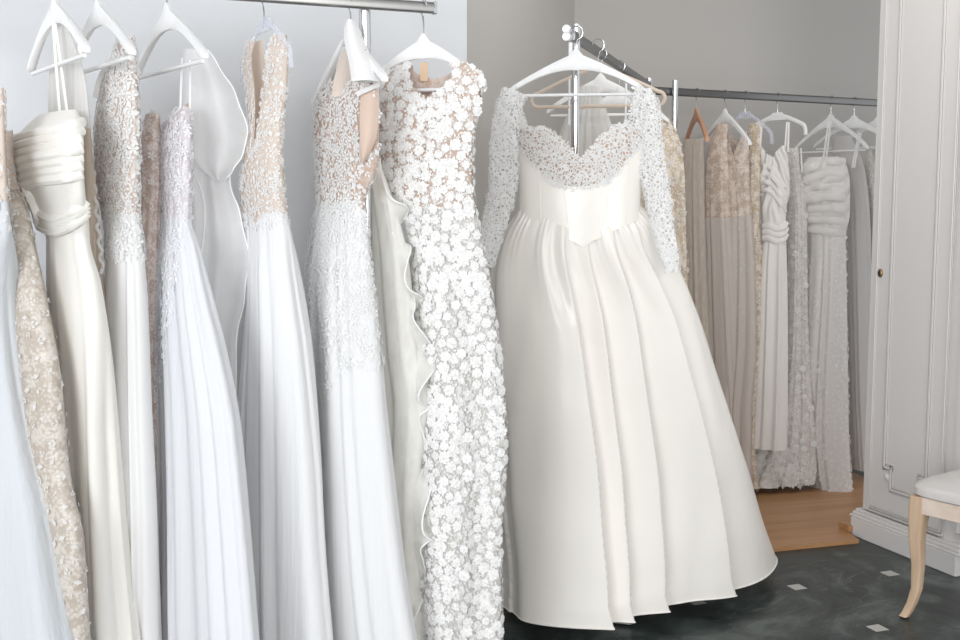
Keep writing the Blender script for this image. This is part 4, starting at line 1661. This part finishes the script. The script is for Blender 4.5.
back_dress(696, 0, 'greige sheer gown on the wooden hanger, first on the back rail',
           [(139, 684, 703, .012), (160, 683, 704, .02), (215, 684, 705, .03), (300, 685, 708, .04), (370, 688, 712, .045), (450, 696, 722, .05), (498, 700, 728, .05)],
           (M['champagne_net'], M['champagne_net']), 214, folds(7, [(0, 0), (.2, .003), (2, .010)], 141))
back_dress(722, 0, 'blush lace gown with thin tulle skirt on the white hanger left of the clear one',
           [(124, 718, 727, .01), (150, 708, 728, .016), (175, 705, 729, .022), (213, 705, 731, .026), (250, 706, 734, .035), (370, 708, 742, .045), (450, 716, 748, .05), (490, 722, 752, .05)],
           (M['blush_lace'], M['blush_tulle']), 219, folds(9, [(0, 0), (.3, .002), (.5, .006), (2, .012)], 142))
back_dress(738, -.05, 'blush sequin gown with V neckline beside the blush lace gown',
           [(132, 724, 748, .014), (150, 722, 749, .02), (180, 720, 750, .026), (213, 722, 752, .028), (260, 720, 755, .035), (340, 716, 757, .045), (420, 712, 752, .05), (490, 712, 752, .05)],
           (M['blush_lace'], M['blush_tulle']), 216, folds(9, [(0, 0), (.3, .002), (.5, .007), (2, .013)], 143), drop=neck(.10, .04, .6, .95, .03, True),
           app=[(lambda t, ph, p: max(0, min(1, (p.z - .75) * 2)) * .5, .022, .010, M['lace_pearl'], ('sprig',))])
back_dress(752, -.08, 'narrow champagne sequin gown left of the cowl neck satin gown',
           [(123, 752, 760, .01), (160, 748, 760, .016), (213, 746, 760, .02), (260, 744, 762, .022), (330, 742, 762, .026), (400, 738, 757, .03), (460, 736, 756, .03), (480, 736, 758, .03)],
           (M['champagne'], M['champagne']), 214, folds(6, [(0, 0), (.3, .002), (2, .007)], 144),
           app=[(lambda t, ph, p: .55, .024, .012, M['lace_pearl'], ('sprig', 'flower'))])
def wrapf(seed):
    f0 = folds(6, [(0, 0), (.35, .002), (.6, .008), (2, .012)], seed, sharp=.3)
    def f(phi, dd):
        D, P = dd[:, None], phi[None, :]
        w_ = np.clip(1 - D / .36, 0, 1) * np.clip(D / .03, 0, 1)
        return f0(phi, dd) + .012 * w_ * np.sin(2 * math.pi * (np.abs(P - .76) * 7 - D * 7))
    return f
d5, sf5, Yb5 = back_dress(777, -.16, 'pearl satin gown with cowl neckline and straight hem on the white plastic hanger',
           [(146, 759, 786, .016), (165, 759, 789, .026), (190, 760, 790, .03), (213, 762, 786, .03), (235, 763, 786, .03), (262, 760, 787, .034), (330, 757, 788, .045), (400, 753, 788, .05), (448, 749, 787, .05)],
           (M['grey_satin'], M['grey_satin']), 232, wrapf(145), zbot=None, drop=neck(.05, .06, .8, .97, .02, True), nl=110)
for k in range(3):
    ribbon('sash', [onsurf(sf5, u_, v_ + k * 6, .004) for u_, v_ in ((764, 226), (770, 226), (776, 229), (782, 228), (786, 222))], .03, M['grey_satin'], d5, Vector((-.3, -1, 0)), .2, n=4)
for k in range(4):                             # the wrap crossing over the bust
    ribbon('drape_pleat', [onsurf(sf5, 762 + (786 - 762) * t_, 166 + k * 8 + 24 * t_ - 8 * math.sin(3.14 * t_), .002) for t_ in (.05, .25, .5, .75, .95)], .022, M['grey_satin'], d5, Vector((-.3, -1, 0)), .2, n=4)
for a_, b_ in (((787, 122), (785, 150)), ((789, 122), (788, 152)), ((762, 124), (760, 148))):
    ribbon('strap', [at(*a_, Yb5), at((a_[0] + b_[0]) / 2, (a_[1] + b_[1]) / 2, Yb5), at(*b_, Yb5 - .01)], .008, M['grey_satin'], d5)
# lace gown with a train pooling on the boards
d6, sf6, Yb6 = back_dress(797, 0, 'pearl floral lace gown whose train pools on the closet boards',
           [(148, 786, 797, .014), (180, 786, 803, .02), (213, 788, 807, .024), (300, 786, 808, .03), (380, 776, 812, .036), (430, 762, 816, .045), (465, 750, 817, .055), (492, 744, 815, .06)],
           (M['pearl_lace'], M['pearl_lace']), 200, folds(9, [(0, 0), (.3, .003), (2, .014)], 146), zbot=.05,
           app=[(lambda t, ph, p: .7, .030, .016, M['lace'], ('flower', 'rose', 'sprig'))])
mb = MB()
loops = []
rg = random.Random(4)
c6 = level(776, 486, .04)
for k, (rr, zz) in enumerate(((.02, .20), (.10, .17), (.15, .12), (.175, .06), (.19, .012))):
    lp = []
    for j in range(60):
        a_ = 2 * math.pi * j / 60
        w_ = 1 + .10 * math.sin(a_ * 7 + k) + .06 * math.sin(a_ * 13 + 2 * k)
        lp.append(Vector((c6.x, c6.y + .05, .036 + zz)) + EX * (rr * w_ * math.cos(a_)) + EY * (.55 * rr * w_ * math.sin(a_)) + Vector((0, 0, .010 * math.sin(a_ * 9 + k) if k < 4 else 0)))
    loops.append(lp)
mb.loft(loops, True)
trn = mb.build('train', M['pearl_lace'], d6, 'all')
class QQ: pass
q = QQ()
q.P = np.array([[list(p) for p in l] for l in loops])
q.nl, q.nt = len(loops), 60
q.c = np.array([[c6.x, c6.y + .05, .0] for _ in loops])
q.phi = np.arange(60) / 60
scatter(q, 'train_flowers', M['lace_pearl'], trn, lambda t, ph, p: 1, .026, .017, 9, ('flower', 'rose'), facing=-1, lift=.003)
def wrap7(seed):
    f0 = folds(6, [(0, 0), (.35, .002), (.6, .009), (2, .014)], seed, sharp=.3)
    def f(phi, dd):
        D, P = dd[:, None], phi[None, :]
        w_ = np.clip(1 - D / .42, 0, 1) * np.clip(D / .03, 0, 1)
        return f0(phi, dd) + .016 * w_ * (np.abs(np.sin(math.pi * (P * 5 + D * 13 + .25 * np.sin(P * 25)))) - .6)
    return f
d7, sf7, Yb7 = back_dress(830, -.12, 'strapless pearl satin gown with pleated bodice and floral appliques on the white wooden hanger',
           [(157, 808, 838, .016), (167, 800, 847, .03), (185, 798, 850, .036), (213, 805, 850, .036), (236, 811, 846, .034), (300, 808, 847, .042), (373, 803, 848, .05), (430, 800, 849, .05), (470, 805, 851, .05), (492, 811, 853, .05)],
           (M['grey_satin'], M['grey_satin']), 236, wrap7(147), zbot=None, nl=110,
           app=[(lambda t, ph, p: (.75 if (px_u(p.x, p.y, p.z) > 832) else (.25 if p.z < .55 else .06)) if p.z < 1.22 else 0, .020, .013, M['lace'], ('flower', 'sprig', 'leaf'))])
for k in range(7):                             # pleats fanning over the strapless bodice
    ribbon('drape_pleat', [onsurf(sf7, 803 + k * .8 + (846 - 803 - k) * t_, 172 + k * 9.5 - (10 - k * 2.5) * t_ + (6 - k) * math.sin(3.14 * t_) * -.8, .001 + .002 * (k % 2)) for t_ in (.03, .2, .4, .6, .8, .97)], .034, M['grey_satin'], d7, Vector((-.3, -1, 0)), .14, n=4)
for a_, b_ in (((829, 120), (823, 160)), ((831, 121), (826, 160)), ((859, 132), (852, 168)), ((861, 133), (854, 168)), ((801, 148), (802, 172))):
    ribbon('strap', [at(*a_, Yb7), at((a_[0] + b_[0]) / 2, (a_[1] + b_[1]) / 2, Yb7), at(*b_, Yb7 - .01)], .008, M['grey_satin'], d7)
back_dress(858, 0, 'pearl grey tulle gown right of the strapless satin gown',
           [(136, 832, 850, .014), (160, 832, 862, .024), (190, 840, 868, .03), (240, 843, 871, .036), (300, 845, 872, .04), (400, 848, 874, .045), (494, 850, 878, .045)],
           (M['tulle_grey'], M['tulle_grey']), 190, folds(9, [(0, 0), (.3, .003), (2, .010)], 148))
back_dress(884, -.02, 'pearl lace gown half hidden by the wardrobe edge',
           [(150, 864, 892, .016), (175, 864, 896, .024), (213, 868, 896, .03), (300, 868, 900, .036), (494, 868, 904, .04)],
           (M['pearl_lace'], M['tulle_grey']), 216, folds(7, [(0, 0), (.3, .003), (2, .010)], 149), drop=neck(.06, .04))

zb_rail = RZ + .017


def back_hanger(u, label, dz=.07, **kw):
    p = on_back(u)
    return hanger('hanger', (p.x, p.y + kw.pop('dy', 0), RZ - dz), R(kw.pop('yaw', -34)), label, hook_z=zb_rail, hookdir=BN, **kw)


back_hanger(697, 'orange brown wooden hanger on the closet back rail', mat=M['hwood'], yaw=-86, width=.36, bar=False, drop=.13)
back_hanger(725, 'thin white hanger on the back rail, right of the orange wooden one', width=.36, yaw=-66, drop=.14, bar=False)
back_hanger(745, 'clear plastic hanger on the back rail', kind='thin', mat=M['clear'], width=.34, yaw=-58)
back_hanger(777, 'white plastic hanger with turned down ends above the cowl neck satin gown', kind='thin', width=.32, yaw=-52, drop=.06)
back_hanger(832, 'white wooden hanger with bar above the strapless satin gown', width=.38, yaw=-50, drop=.14)
back_hanger(855, 'white hanger with broad shoulders just right of the strapless gown hanger', width=.38, yaw=-40, drop=.12)
back_hanger(879, 'white hanger cut off by the wardrobe edge', width=.38, yaw=-34, drop=.12)

for o in list(bpy.data.objects):
    if '_base' in o:
        del o['_base']
